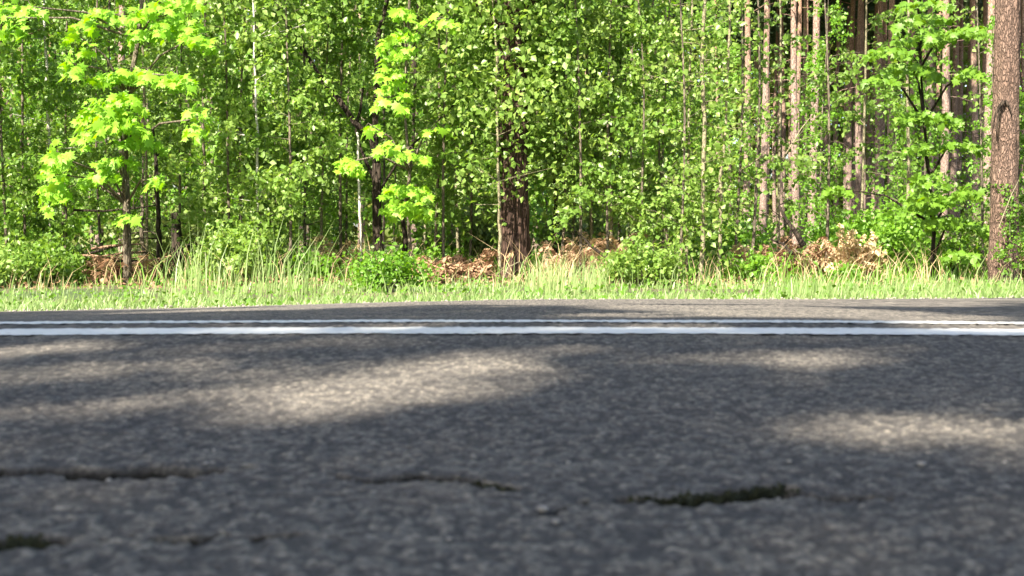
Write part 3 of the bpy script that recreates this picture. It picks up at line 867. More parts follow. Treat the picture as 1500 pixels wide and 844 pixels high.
# dark broken trunks at the left
for nm, lab, Yd, pth, ws, mat in [
    ('dead_tree', 'slim black dead trunk rising beside the brown brush pile', 13.0, [(236, 430), (235, 395), (234, 350), (231, 300), (229, 250), (226, 190)], (10, 9, 8, 7, 6, 3), M_darkbark),
    ('dead_tree', 'broad dark rotten trunk broken off low, right of the slim black one', 13.4, [(262, 430), (262, 400), (261, 370), (258, 340), (256, 312)], (24, 21, 18, 15, 9), M_darkbark),
    ('dead_tree', 'thin brown dead trunk between the slim black one and the brush pile', 13.8, [(217, 430), (214, 395), (209, 340), (207, 290)], (8, 7, 6, 4), M_greybark),
    ('dead_birch', 'short white dead birch stem left of the forked tree', 13.0, [(528, 330), (527, 285), (526, 235), (524, 195)], (4, 4, 4, 3), M_whitebark),
    ('thin_tree', 'bare thin pale stem in front of the thick red brown trunk, at its left edge', 12.6, [(730, 430), (731, 370), (732, 300), (729, 200), (727, 90), (722, -40)], (5, 5, 4, 4, 3, 2), M_palebark),
    ('thin_tree', 'tall straight pale stem with peeling bark, left one of the pair right of the shrub', 12.8, [(1025, 435), (1026, 395), (1031, 330), (1029, 240), (1030, 150), (1027, 90), (1030, 20), (1034, -120)], (7, 7, 7, 6, 6, 6, 5, 4), M_palebark),
    ('thin_tree', 'slimmer pale stem, right one of the pair right of the shrub', 12.9, [(1050, 432), (1052, 390), (1056, 320), (1055, 260), (1062, 190), (1066, 90), (1068, -60)], (6, 6, 5, 5, 4, 4, 3), M_palebark),
    ('thin_tree', 'thin brown stem leaning right, left of the pale pair', 13.2, [(994, 430), (985, 380), (973, 320), (967, 250), (962, 160), (958, 40), (950, -80)], (6, 5, 5, 4, 4, 3, 2), M_greybark),
    ('thin_tree', 'very thin grey stem beside the leaning brown one', 13.4, [(970, 430), (972, 350), (970, 250), (975, 120), (980, -40)], (3, 3, 3, 2, 2), M_greybark),
    ('thin_tree', 'white stemmed birch in the dense thicket left of the forked tree', 12.7, [(380, 430), (378, 330), (377, 230), (376, 150), (374, 60), (370, -60)], (4, 4, 4, 3, 3, 2), M_whitebark),
    ('thin_tree', 'white stem glimpsed between leaves left of the bright maple', 13.4, [(72, 430), (74, 300), (73, 180), (70, 60), (66, -60)], (5, 4, 4, 4, 3), M_whitebark),
    ('thin_tree', 'pale stem above the orange dead ferns', 13.4, [(895, 430), (896, 330), (894, 230), (897, 120), (899, -40)], (5, 5, 4, 4, 3), M_palebark),
    ('thin_tree', 'grey thin stem right of the bright maple trunk', 14.0, [(300, 430), (301, 330), (299, 200), (303, 60), (306, -80)], (5, 5, 4, 4, 3), M_greybark),
    ('thin_tree', 'brown thin stem between the slim black trunk and the dense birches', 14.2, [(448, 430), (446, 330), (449, 200), (446, 60), (440, -80)], (5, 4, 4, 4, 3), M_greybark),
    ('thin_tree', 'dark thin stem right of the thick red brown trunk', 13.8, [(815, 430), (813, 330), (811, 210), (813, 90), (818, -60)], (6, 6, 5, 4, 3), M_darkbark),
    ('thin_tree', 'pale thin stem left of the dark shrub at the right', 15.0, [(1330, 430), (1329, 300), (1328, 190), (1327, 100), (1329, -60)], (5, 5, 5, 4, 3), M_palebark),
]:
    o = root(nm, pth[0][0], Yd, lab)
    mb = MB()
    q = []
    rad = []
    for i in range(len(pth) - 1):
        for t in (0, .34, .67):
            a = pth[i]; b = pth[i + 1]
            p = at(a[0] + (b[0] - a[0]) * t, a[1] + (b[1] - a[1]) * t, Yd)
            p[0] += random.gauss(0, .006); p[1] += random.gauss(0, .012)
            q.append(p); rad.append(wid(ws[i] + (ws[i + 1] - ws[i]) * t, Yd))
    q.append(at(*pth[-1], Yd)); rad.append(wid(ws[-1], Yd))
    if lab.startswith('short white'):
        q = [at(529, 425, Yd)] + q; rad = [.004] + rad
    mb.tube(local(o, q), rad, 9, .10)
    link('trunk', mb.mesh('trunk', mat), o)
    if nm == 'thin_tree':
        bb = MB(); cen = []
        for k in range(16):
            t = random.uniform(.25, 1); p = q[int(t * (len(q) - 1))]
            a = random.uniform(0, 6.28); L = random.uniform(.2, .6)
            e = p + np.array([math.cos(a) * L, math.sin(a) * L, random.uniform(.0, .4) * L])
            bb.tube(local(o, [p, e]), [.005, .002], 3, cap=False); cen.append(local(o, [e])[0]); cen.append(local(o, [(p + e) / 2])[0])
        tag(link('twigs', bb.mesh('twigs', mat), o), kind='stuff')
        link('crown', crown_leaves(cen, 800, (.12, .12, .14), 0.055, M_birch), o)
    if nm == 'dead_tree':
        bb = MB()
        for k in range(6):
            t = random.uniform(.3, .95); p = q[int(t * (len(q) - 1))]
            a = random.uniform(0, 6.28); L = random.uniform(.1, .45)
            e = p + np.array([math.cos(a) * L, math.sin(a) * L, random.uniform(-.2, .3) * L])
            bb.tube(local(o, [p, (p + e) / 2 + np.array([0, 0, .02]), e]), [.010, .007, .003], 4, cap=False)
        tag(link('branch_stubs', bb.mesh('branch_stubs', mat), o), kind='stuff')

# ------------------------------------------------------------------ trees with large leaves
PL = [palm_mesh('leaf', M_maple, d_) for d_ in (.25, .4, .55, .75, .95)]
def big_leaf_tree(name, label, Y, trunk, ws, blobs, size, seed, meshes, mat, bark, nmax=280, filler=1.0, stem_c=None, flat=0.55):
    """blobs: (px, py, half width px, half height px, n leaves) where the photo shows bright sprays"""
    o = root(name, trunk[0][0], Y, label)
    mb = MB()
    q = path_px(trunk, Y)
    mb.tube(local(o, q), [wid(w, Y) for w in ws], 10, .07)
    link('trunk', mb.mesh('trunk', bark), o)
    r_ = random.Random(seed)
    leaves = []
    bb = MB()
    for (bx, by, hw, hh, n, tilt) in blobs:
        Yb = Y - r_.uniform(0.1, 0.7)
        c = at(bx, by, Yb)
        # limb from the nearest trunk point below the spray
        tp = min(q, key=lambda p: abs(p[2] - (c[2] - .25)) + .2 * abs(p[0] - c[0]))
        m = (tp + c) / 2 + np.array([0, 0, .10])
        bb.tube(local(o, [tp, m, c]), [.014, .010, .006], 5, cap=False)
        tiers = max(1, int(round(hh / 16.0)))
        for i in range(int(n * 3.2)):
            u = r_.uniform(-1, 1); tier = r_.randrange(tiers)
            v = (tier + .5) / tiers * 2 - 1 + r_.gauss(0, .22)
            if u * u + v * v * .6 > 1.15: continue
            px = bx + u * hw; py = by + v * hh + tilt * u * hh + 9 * u * u
            p = at(px, py, Yb + r_.gauss(0, .22))
            leaves.append((p, r_.random()))
        for k in range(max(2, n // 9)):
            u = r_.uniform(-.9, .9); v = r_.uniform(-.8, .8)
            e = at(bx + u * hw, by + v * hh + tilt * u * hh, Yb)
            bb.tube(local(o, [c, (c + e) / 2 + np.array([0, 0, .03]), e]), [.005, .003, .0015], 3, cap=False)
    tag(link('branches', bb.mesh('branches', bark), o), kind='stuff')
    r_.shuffle(leaves)
    L0 = np.array(o.location)
    def frame(p):
        a = r_.uniform(0, 6.28)
        d = np.array([math.cos(a), math.sin(a) - .35, -r_.uniform(.3, 1.7)]); d /= np.linalg.norm(d)
        nn = np.array([r_.gauss(-.2, .45), r_.gauss(-.5, .45), 1.0]); nn -= d * np.dot(nn, d); nn /= np.linalg.norm(nn)
        return d, nn, size * r_.uniform(.45, 1.2)
    for p, _ in leaves[:nmax]:
        d, nn, s = frame(p)
        x = np.cross(d, nn)
        lo = link('leaf', meshes[r_.randrange(len(meshes))], o)
        M = Matrix(((x[0] * s, d[0] * s, nn[0] * s, p[0] - L0[0]), (x[1] * s, d[1] * s, nn[1] * s, p[1] - L0[1]), (x[2] * s, d[2] * s, nn[2] * s, p[2] - L0[2]), (0, 0, 0, 1)))
        lo.matrix_basis = M
    rest = leaves[nmax:]
    fr = [frame(p) for p, _ in rest]
    Ps = [p - L0 for p, _ in rest]
    # crown above the frame
    if filler:
        for k in range(int(900 * filler)):
            px = trunk[-1][0] + r_.gauss(0, 170); py = r_.uniform(-420, -25)
            p = at(px, py, Y + r_.gauss(.3, .8)); d, nn, s = frame(p); fr.append((d, nn, s)); Ps.append(p - L0)
    if Ps:
        V, F, T = palm_arrays(np.array(Ps), np.array([f[0] for f in fr]), np.array([f[1] for f in fr]), np.array([f[2] for f in fr]))
        tag(link('crown', mesh_np('crown', V, F, mat, {'tint': ('FACE', T)}), o), kind='stuff')
    return o
big_leaf_tree('maple_tree', 'bright yellow green young maple with big leaves in tiers at the left', 12.6,
    [(186, 430), (187, 370), (186, 300), (184, 220), (190, 140), (205, 60), (215, -30), (220, -120), (222, -260)], (13, 12, 12, 10, 8, 7, 6, 5, 3),
    [(245, 25, 55, 32, 95, -.3), (205, 110, 62, 22, 80, .15), (262, 112, 22, 18, 18, .2), (158, 168, 42, 32, 75, -.3), (190, 165, 30, 30, 36, .2), (150, 20, 28, 20, 16, 0),
     (80, 255, 22, 45, 42, -.5), (85, 228, 14, 14, 10, 0), (148, 255, 30, 20, 30, -.2), (120, 55, 22, 30, 18, -.3), (110, 95, 12, 22, 9, 0), (228, 262, 12, 14, 9, 0), (170, 232, 30, 12, 14, 0), (288, 55, 26, 20, 18, .2), (205, 205, 34, 16, 16, 0), (290, 175, 18, 26, 12, 0), (185, 315, 14, 8, 8, 0), (12, 28, 30, 30, 36, 0), (50, 12, 16, 12, 8, 0)],
    0.115, 3, PL, M_maple, M_greybark, 290)
big_leaf_tree('maple_tree', 'slim bright maple with big leaves hanging beside the dark forked tree', 12.7,
    [(601, 430), (602, 380), (598, 320), (600, 250), (594, 170), (596, 90), (600, 20), (602, -60), (606, -220)], (5, 5, 5, 5, 4, 4, 4, 3, 2),
    [(582, 65, 26, 24, 30, -.5), (575, 118, 22, 24, 34, .2), (560, 145, 10, 14, 8, 0), (592, 18, 14, 18, 16, .2), (568, 212, 14, 12, 12, 0), (512, 238, 16, 16, 22, .1), (597, 290, 38, 26, 60, .15), (592, 155, 9, 10, 6, 0), (606, 225, 24, 12, 12, .3), (640, 30, 30, 16, 12, 0), (545, 185, 12, 10, 6, 0), (640, 185, 22, 14, 8, 0)],
    0.11, 5, PL, M_maple, M_greybark, 290)
HL = []
for _ in range(3):
    me = bpy.data.meshes.new('leaf')
    k = 9
    out = [(math.sin(math.pi * i / k) * .36, i / k) for i in range(k + 1)]
    v = [(0, 0, 0)] + [(x, y, -.12 * y + .08 * x) for x, y in out[1:-1]] + [(0, 1, -.14)] + [(-x, y, -.12 * y + .08 * x) for x, y in out[1:-1]][::-1] + [(0, .5, -.07)]
    c = len(v) - 1
    f = [(c, i, (i + 1) % c) for i in range(c)]
    me.from_pydata(v, [], f); me.materials.append(M_horn)
    a = me.attributes.new('tint', 'FLOAT', 'FACE'); a.data.foreach_set('value', np.full(len(f), rng.random(), dtype=np.float32))
    HL.append(me)
o = big_leaf_tree('hornbeam_tree', 'bright green young tree with leafy layered sprays left of the big pine', 12.9,
    [(1362, 430), (1366, 380), (1368, 330), (1360, 260), (1352, 180), (1346, 100), (1342, 20), (1338, -80), (1330, -240)], (7, 6, 6, 5, 4, 3, 3, 3, 2),
    [(1345, 42, 40, 24, 60, -.2), (1395, 48, 44, 18, 60, -.4), (1300, 75, 34, 18, 36, 0), (1335, 100, 40, 18, 50, .1), (1418, 105, 20, 14, 22, 0), (1360, 170, 46, 22, 70, .1), (1408, 210, 30, 16, 30, .1), (1345, 215, 22, 14, 16, 0), (1288, 115, 24, 14, 14, 0),
     (1360, 275, 30, 26, 60, .1), (1400, 325, 46, 18, 80, .3), (1345, 300, 24, 22, 30, 0), (1415, 280, 22, 20, 26, 0), (1405, 370, 26, 18, 30, 0), (1350, 5, 40, 14, 26, 0), (1225, 275, 22, 8, 24, 0)],
    0.085, 8, HL, M_horn, M_darkbark, 295, .7)

# ------------------------------------------------------------------ shrubs
def shrub_meshes(rad, h, n, leaf, mat, stems=14, bark=M_greybark):
    mb = MB(); st, di, le = [], [], []
    for i in range(stems):
        a = random.uniform(0, 6.28); t = random.uniform(.15, 1)
        e = np.array([math.cos(a) * rad * t, math.sin(a) * rad * t, h * random.uniform(.45, 1) * (1 - .35 * t)])
        m = e * .5; m[2] += .05
        mb.tube([np.array([0, 0, -.05]), m, e], [.008, .006, .002], 4, cap=False)
        st.append(m * .6); d = e - m * .6; L = np.linalg.norm(d); di.append(d / L); le.append(L)
    P = sprays(st, di, le, n / sum(le), .07 * (rad / .4) ** .5)
    P = P[P[:, 2] > .01]
    return mb.mesh('stems', bark), leaves_mesh('leaves', leaf_arrays(P, np.full(len(P), leaf), .2, .5, .3), mat)
for px, Yd, rd, hh, n, lf, mt, lab in [
    (945, 11.6, .36, .46, 2200, .042, M_birch, 'bright green low shrub in the grass left of the pale stems'),
    (905, 11.9, .26, .32, 1100, .04, M_birch, 'small bright shrub joined to the left side of the bright low shrub'),
    (572, 10.6, .34, .36, 2200, .036, M_shrub, 'round fresh green shrub in the grass below the forked tree'),
    (1300, 14.5, .95, 1.0, 5200, .055, M_shrub, 'wide dark green shrub right of the pale tan fern heap'),
    (1235, 16.5, .7, .95, 2400, .055, M_shrub, 'dark green shrub behind the pale tan fern heap'),
    (1240, 12.7, .22, .20, 500, .045, M_shrub, 'little dark shrub low in front of the pale tan fern heap'),
    (1385, 13.4, .4, .6, 1300, .05, M_horn, 'green shrub at the foot of the hornbeam'),
    (350, 12.3, .42, .65, 2600, .045, M_birch, 'leafy shrub in front of the birches right of the broken trunks'),
    (50, 12.4, .5, .5, 3200, .045, M_birch, 'leafy shrub under the leftmost birches'),
    (-20, 12.4, .55, .65, 3000, .045, M_birch, 'leafy shrub cut by the left edge of the photo'),
    (455, 12.6, .35, .36, 1000, .045, M_shrub, 'low shrub between the tall grass tuft and the forked tree'),
    (640, 13.4, .4, .4, 1000, .045, M_shrub, 'low shrub behind the red brown fern patch left of the thick trunk'),
    (1110, 12.8, .35, .36, 700, .045, M_shrub, 'low shrub right of the pale stems in front of the pinkish ferns'),
    (1530, 12.6, .4, .6, 1500, .045, M_shrub, 'shrub right of the big pine at the photo edge'),
    (125, 13.4, .35, .5, 1000, .045, M_birch, 'low shrub at the left of the brown brush pile'),
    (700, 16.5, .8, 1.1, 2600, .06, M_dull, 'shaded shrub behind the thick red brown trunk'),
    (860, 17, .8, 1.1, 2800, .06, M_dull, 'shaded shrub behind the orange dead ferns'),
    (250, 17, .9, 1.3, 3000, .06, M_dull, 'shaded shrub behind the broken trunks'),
    (1060, 17, .8, 1.0, 2400, .06, M_shrub, 'green shrub behind the pair of pale stems'),
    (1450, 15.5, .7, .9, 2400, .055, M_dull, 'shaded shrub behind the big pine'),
]:
    a, b = shrub_meshes(rd, hh, n, lf, mt)
    x = (px - 750) / FPX * Yd
    tree('shrub', [('stems', a), ('leaves', b)], x, Yd, 0, 1, lab, 'shrub', 'shrubs at the edge of the forest')

# ------------------------------------------------------------------ dead ferns, brush and fallen branches
def fern_meshes(rad, h, fronds, per, mat):
    Q = []; mb = MB()
    for i in range(fronds):
        a = random.uniform(0, 6.28); L = rad * random.uniform(.6, 1.2); c0 = np.array([random.gauss(0, rad * .35), random.gauss(0, rad * .35), 0])
        d = np.array([math.cos(a), math.sin(a), 0]); s = np.array([-d[1], d[0], 0])
        hp = h * random.uniform(.25, 1.25); dr = random.uniform(1.4, 2.7)
        def c(t): return c0 + d * L * t + np.array([0, 0, hp * math.sin(t * dr) + .02])
        mb.tube([c(0), c(.33), c(.66), c(1)], [.004, .003, .002, .001], 3, cap=False)
        for j in range(per):
            t = .15 + .85 * j / per; p = c(t); w = .12 * (1 - t * .8) * (rad / .35)
            for sg in (-1, 1):
                e = p + s * sg * w + d * w * .35 + np.array([0, 0, random.uniform(-.06, .02)])
                m1 = p + (e - p) * .5 + d * .014 + np.array([0, 0, random.uniform(0, .02)]); m2 = p + (e - p) * .5 - d * .014
                Q.append([p, m1, e, m2])
    return mb.mesh('stalks', M_deadwood), leaves_mesh('fronds', np.array(Q), mat)
for px, Yd, rd, hh, fr, lab in [
    (1268, 13.4, .16, .38, 26, 'right hand lobe of pale dead fern beside the tan heap'),
    (1238, 13.3, .20, .46, 44, 'pale tan heap of dead ferns between the lit pines and the dark shrub'),
    (1205, 13.6, .16, .30, 20, 'lower left lobe of pale dead fern beside the tan heap'),
    (1150, 13.4, .34, .34, 40, 'pinkish brown dead ferns under the dark leaning fallen branch'),
    (1090, 13.9, .30, .26, 24, 'thin brown dead ferns right of the pair of pale stems'),
    (655, 12.4, .26, .20, 40, 'red brown dead ferns left of the thick trunk'),
    (694, 12.7, .24, .24, 30, 'orange brown dead ferns touching the thick trunk on its left'),
    (845, 12.8, .34, .30, 44, 'orange dead ferns right of the thick trunk'),
    (872, 13.4, .40, .36, 36, 'pale orange dead ferns behind the fallen branch right of the thick trunk'),
    (182, 12.9, .36, .22, 36, 'brown dead ferns lying over the brush pile at the left'),
    (1500, 13.5, .36, .30, 30, 'reddish dead ferns right of the big pine'),
    (500, 13.6, .3, .36, 20, 'straw coloured dead ferns left of the forked tree'),
]:
    a, b = fern_meshes(rd, hh, fr, 16, M_tan if 'tan ' in lab or 'pale' in lab or 'straw' in lab else M_dry)
    x = (px - 750) / FPX * Yd
    tree('dead_fern', [('stalks', a), ('fronds', b)], x, Yd, 0, 1, lab, 'fern', 'dead ferns on the forest edge')

def branch_thing(name, label, Y, pth, w, mat, twigs=5, cat='branch'):
    x, y = (pth[0][0] - 750) / FPX * Y, Y
    o = bpy.data.objects.new(name, None); COL.objects.link(o); p0 = at(*pth[0], Y); o.location = tuple(p0)
    tag(o, label, cat)
    q = path_px(pth, Y)
    for i, p in enumerate(q): p[1] += .25 * i / len(q)
    mb = MB(); mb.tube([p - p0 for p in q], [wid(w * (1 - .6 * i / (len(q) - 1)), Y) for i in range(len(q))], 7, .12)
    link('limb', mb.mesh('limb', mat), o)
    mb = MB()
    for k in range(twigs):
        i = random.randrange(1, len(q)); p = q[i] - p0
        e = p + np.array([random.uniform(-.3, .3), random.uniform(-.2, .2), random.uniform(.02, .25)])
        mb.tube([p, e], [.006, .002], 3, cap=False)
    if twigs: tag(link('twigs', mb.mesh('twigs', mat), o), kind='stuff')
branch_thing('fallen_branch', 'dark fallen branch leaning over the pinkish ferns near the lit pines', 12.9, [(1177, 360), (1166, 338), (1155, 322), (1146, 300)], 9, M_darkbark)
branch_thing('fallen_branch', 'small dark bent branch low in the pinkish ferns', 12.7, [(1160, 372), (1150, 358), (1132, 350)], 6, M_darkbark, 3)
branch_thing('fallen_branch', 'dark fallen branch over the orange dead ferns, ending near the bright shrub', 12.3, [(905, 385), (886, 375), (868, 362), (854, 346)], 6, M_darkbark, 4)
branch_thing('fallen_branch', 'thin pale twig arching before the foot of the thick trunk', 12.0, [(735, 415), (744, 392), (760, 384), (775, 392)], 2.5, M_palebark, 0)
branch_thing('fallen_branch', 'second pale twig curling beside the foot of the thick trunk', 11.9, [(762, 425), (752, 405), (738, 396), (726, 404)], 2.2, M_palebark, 0)
branch_thing('fallen_branch', 'horizontal dark dead branch above the brush pile at the left', 13.1, [(108, 308), (150, 309), (190, 305), (222, 300)], 4, M_darkbark, 4)
branch_thing('fallen_branch', 'pale twig slanting across the foot of the big pine', 11.8, [(1462, 335), (1474, 312), (1488, 285), (1503, 262)], 2, M_palebark, 0)
branch_thing('hanging_branch', 'thin pale bare branch slanting up between the nearer lit pines', 13.0, [(1146, 232), (1163, 208), (1176, 188), (1196, 165)], 2.4, M_palebark, 3)
branch_thing('hanging_branch', 'thin bare branch slanting up at the upper left of the lit pines', 12.9, [(1094, 245), (1112, 232), (1128, 226)], 2.4, M_palebark, 2)
# the brush pile at the left: sticks lying over one another
o = root('brush_pile', 185, 13.1, 'brown pile of brush and sticks at the left under the bright maple', 'brush pile')
for k in range(22):
    mb = MB()
    a = random.gauss(0, .35) + (math.pi if random.random() < .5 else 0)
    L = random.uniform(.25, .62); c = np.array([random.gauss(0, .16), random.gauss(0, .15), .05 + .02 * k * random.random()])
    d = np.array([math.cos(a), math.sin(a) * .7, random.uniform(-.12, .25)])
    mb.tube([c - d * L / 2, c + np.array([0, 0, .012]), c + d * L / 2], [.014, .012, .006], 5, .1)
    link('stick', mb.mesh('stick', M_deadwood if k % 3 else M_darkbark), o)

# ------------------------------------------------------------------ grass, litter and gravel
def blades(n, x0, x1, y0, y1, hmin, hmax, w, lean, mat_t=(0, 1), ypow=1.0, mask=None):
    x = rng.uniform(x0, x1, n); y = y0 + (y1 - y0) * rng.random(n) ** ypow
    cl = vnoise(x / .35, y / .35, 41)
    keep = rng.random(n) < (0.08 + 1.2 * cl ** 1.3)
    if mask is not None: keep &= rng.random(n) < mask(x, y)
    x, y, cl = x[keep], y[keep], cl[keep]; n = len(x)
    z = ground_z(x, y)
    h = (hmin + (hmax - hmin) * rng.random(n) ** 1.6) * (0.55 + 0.75 * cl)
    a = rng.uniform(0, 2 * np.pi, n); ln = lean * h * (0.3 + rng.random(n))
    dx = np.cos(a) * ln + .10 * h; dy = np.sin(a) * ln
    fa = rng.uniform(-.9, .9, n); wx = np.cos(fa) * w * (.6 + .8 * rng.random(n)); wy = np.sin(fa) * w
    b0 = np.stack([x - wx, y - wy, z - .01], 1); b1 = np.stack([x + wx, y + wy, z - .01], 1)
    m0 = np.stack([x - wx * .8 + dx * .3, y - wy * .8 + dy * .3, z + h * .55], 1); m1 = np.stack([x + wx * .8 + dx * .3, y + wy * .8 + dy * .3, z + h * .55], 1)
    t = np.stack([x + dx, y + dy, z + h * .98], 1)
    V = np.stack([b0, b1, m1, m0, t], 1).reshape(-1, 3); i = np.arange(n) * 5
    F = np.concatenate([np.stack([i, i + 1, i + 2], 1), np.stack([i, i + 2, i + 3], 1), np.stack([i + 3, i + 2, i + 4], 1)], 0)
    tt = mat_t[0] + (mat_t[1] - mat_t[0]) * rng.random(n)
    return V, F, np.concatenate([tt] * 3)
def join(parts):
    Vs, Fs, Ts = [], [], []; off = 0
    for V, F, T in parts:
        Vs.append(V); Fs.append(F + off); Ts.append(T); off += len(V)
    return np.concatenate(Vs), np.concatenate(Fs), np.concatenate(Ts)
def right_more(x, y): return 0.35 + 0.65 * (x / y > 0.16)
parts = [blades(23000, -6, 6, 5.66, 7.2, .025, .07, .0026, .6),
         blades(19000, -7, 7, 7.0, 9.6, .025, .075, .0032, .55),
         blades(11000, -7.5, 7.5, 9.4, 12.5, .03, .10, .0036, .5),
         blades(7000, 1.6, 7.5, 8.6, 10.4, .06, .15, .0045, .28, (.2, .8)),
         blades(2200, -7.5, 7.5, 7.2, 12, .09, .27, .0028, .3, (.3, 1)),
         blades(260, -2.5, -1.4, 9.3, 10.6, .2, .58, .0032, .3, (.2, .9)),
         blades(500, .1, .7, 9.4, 11.4, .15, .35, .003, .3, (.6, 1)),
         blades(12000, -30, -6, 5.7, 12, .1, .3, .006, .4), blades(12000, 6, 30, 5.7, 12, .1, .3, .006, .4)]
V, F, T = join(parts)
tag(link('verge_grass', mesh_np('verge_grass', V, F, M_grass, {'tint': ('FACE', T)})), 'long light green grass on the verge between road and thicket', 'grass', kind='stuff')
V, F, T = join([blades(26000, -9, 9, 12.2, 18, .05, .32, .005, .7, (0, .6)), blades(16000, -16, 16, 18, 34, .08, .4, .008, .7, (0, .5))])
tag(link('undergrowth', mesh_np('undergrowth', V, F, M_shrub, {'tint': ('FACE', T)})), 'sparse green undergrowth on the forest floor', 'undergrowth', kind='stuff')
V, F, T = join([blades(4500, -7.5, 7.5, 11.6, 15.5, .08, .45, .003, .9, (.2, 1)), blades(260, .2, 1.0, 11.4, 13.5, .15, .45, .003, .9, (.4, 1))])
tag(link('dry_grass', mesh_np('dry_grass', V, F, M_tan, {'tint': ('FACE', T)})), 'dry straw and dead stalks at the foot of the thicket', 'dry grass', kind='stuff')
n = 24000
P = np.stack([rng.uniform(-12, 12, n), 11.8 + 22 * rng.random(n) ** 1.6, np.zeros(n)], 1)
P[:, 2] = ground_z(P[:, 0], P[:, 1]) + rng.random(n) ** 2 * .06 + .008
tag(link('leaf_litter', leaves_mesh('leaf_litter', leaf_arrays(P, np.full(n, .045), 0, 2.5, 0), M_dry)), 'brown dry leaves covering the forest floor', 'leaf litter', kind='stuff')
# low broad weeds between the blades
n = 7000
P = np.stack([rng.uniform(-6, 6, n), rng.uniform(5.7, 11.5, n), np.zeros(n)], 1)
cl = vnoise(P[:, 0] / .3, P[:, 1] / .3, 77); P = P[cl > .5]; n = len(P)
P[:, 2] = ground_z(P[:, 0], P[:, 1]) + rng.random(n) * .10 * sc_(P[:, 1], 5.4, 8)
tag(link('verge_weeds', leaves_mesh('verge_weeds', leaf_arrays(P, np.full(n, .03), 0, .8, .3), M_shrub)), 'low broad leaved weeds between the verge grass', 'weeds', kind='stuff')

def stone_arrays(P, r):
    """rough octahedral stones, 8 triangles each"""
    n = len(P)
    D = np.array([(1, 0, 0), (0, 1, 0), (-1, 0, 0), (0, -1, 0), (0, 0, .75), (0, 0, -.75)])
    V = P[:, None] + D[None] * r[:, None, None] * (0.7 + .6 * rng.random((n, 6, 1))) + rng.normal(scale=.12, size=(n, 6, 3)) * r[:, None, None]
    f = np.array([(0, 1, 4), (1, 2, 4), (2, 3, 4), (3, 0, 4), (1, 0, 5), (2, 1, 5), (3, 2, 5), (0, 3, 5)])
    return V.reshape(-1, 3), (np.arange(n) * 6)[:, None, None] + f[None]
n = 5000
P = np.stack([rng.uniform(-7, 7, n), YC + HW - .06 + .5 * rng.random(n) ** 2, np.zeros(n)], 1)
P[:, 2] = np.where(P[:, 1] < YC + HW - .05, base_z(P[:, 0], P[:, 1]), np.maximum(ground_z(P[:, 0], P[:, 1]), ground_z(P[:, 0], P[:, 1] * 0 + 5.7)) + .01)
V, F = stone_arrays(P,   .003 + .007 * rng.random(n) ** 2)
tag(link('shoulder_gravel', mesh_np('shoulder_gravel', V, F.reshape(-1, 3), M_gravel)), 'pale gravel along the far edge of the asphalt', 'gravel', kind='stuff')

# loose pebbles on the near asphalt
for px, py, w, lab in [(1352, 683, 13, 'largest white pebble on the asphalt, at the right below the sun patch'), (1158, 678, 8, 'small round pale pebble right of the middle of the road, above the mossy crack'),
                       (833, 680, 7, 'small pale pebble on the asphalt in the middle of the road'), (965, 671, 6, 'tiny pale pebble above the left end of the mossy crack'),
                       (300, 681, 7, 'tiny pale pebble at the right end of the dark crack at the left'), (795, 750, 17, 'rough tan pebble stuck in the asphalt at the bottom middle'), (815, 768, 13, 'flat grey pebble just right of the rough tan one'),
                       (312, 661, 6, 'tiny pale pebble above the dark crack at the left'), (1475, 680, 8, 'small pebble near the right edge below the sun patch'), (157, 706, 8, 'small grey pebble under the dark crack at the left'), (1142, 734, 7, 'small pale pebble at the right end of the moss'), (658, 793, 9, 'small grey pebble low in the middle')]:
    x, y = unproj(px, py); r = w / FPX * y / 2
    z = float(base_z(np.float64(x), np.float64(y)))
    m = bpy.data.meshes.new('pebble')
    nu, nv = 8, 5; v = []; f = []
    for j in range(nv + 1):
        for i in range(nu):
            th = math.pi * j / nv; a = 2 * math.pi * i / nu
            k = r * random.uniform(.82, 1.15)
            v.append((math.sin(th) * math.cos(a) * k * 1.1, math.sin(th) * math.sin(a) * k, math.cos(th) * k * .6))
    for j in range(nv):
        for i in range(nu):
            f.append((j * nu + i, j * nu + (i + 1) % nu, (j + 1) * nu + (i + 1) % nu, (j + 1) * nu + i))
    m.from_pydata(v, [], f); m.materials.append(M_pebble)
    m.polygons.foreach_set('use_smooth', np.ones(len(m.polygons), dtype=bool))
    o = link('pebble', m); o.location = (x, y, z + r * .35)
    tag(o, lab, 'pebble', 'loose pebbles on the asphalt')
# moss in the cracks
def moss(segs, n, label, hh):
    pts = []
    for (a, b, c, d) in segs:
        x0, y0 = unproj(a, b); x1, y1 = unproj(c, d)
        t = rng.random(n); p = np.stack([x0 + (x1 - x0) * t + rng.normal(0, .003, n), y0 + (y1 - y0) * t + rng.normal(0, .006, n), np.zeros(n)], 1)
        p[:, 2] = base_z(p[:, 0], p[:, 1]) - .004 + rng.random(n) * hh * (.4 + vnoise(p[:, 0] / .015, p[:, 1] * 0, 5))
        pts.append(p)
    P = np.concatenate(pts)
    tag(link('moss', leaves_mesh('moss', leaf_arrays(P, np.full(len(P), .0042), -.8, .3, 0), M_moss)), label, 'moss', kind='stuff')
moss([(935, 732, 1010, 733), (1010, 733, 1075, 727), (1075, 727, 1150, 716)], 170, 'dark green moss in the long crack at the right', .003)
moss([(0, 794, 66, 797)], 160, 'olive moss in the short crack at the lower left corner', .001)
moss([(700, 705, 742, 716)], 50, 'wisp of moss at the end of the middle crack', .001)

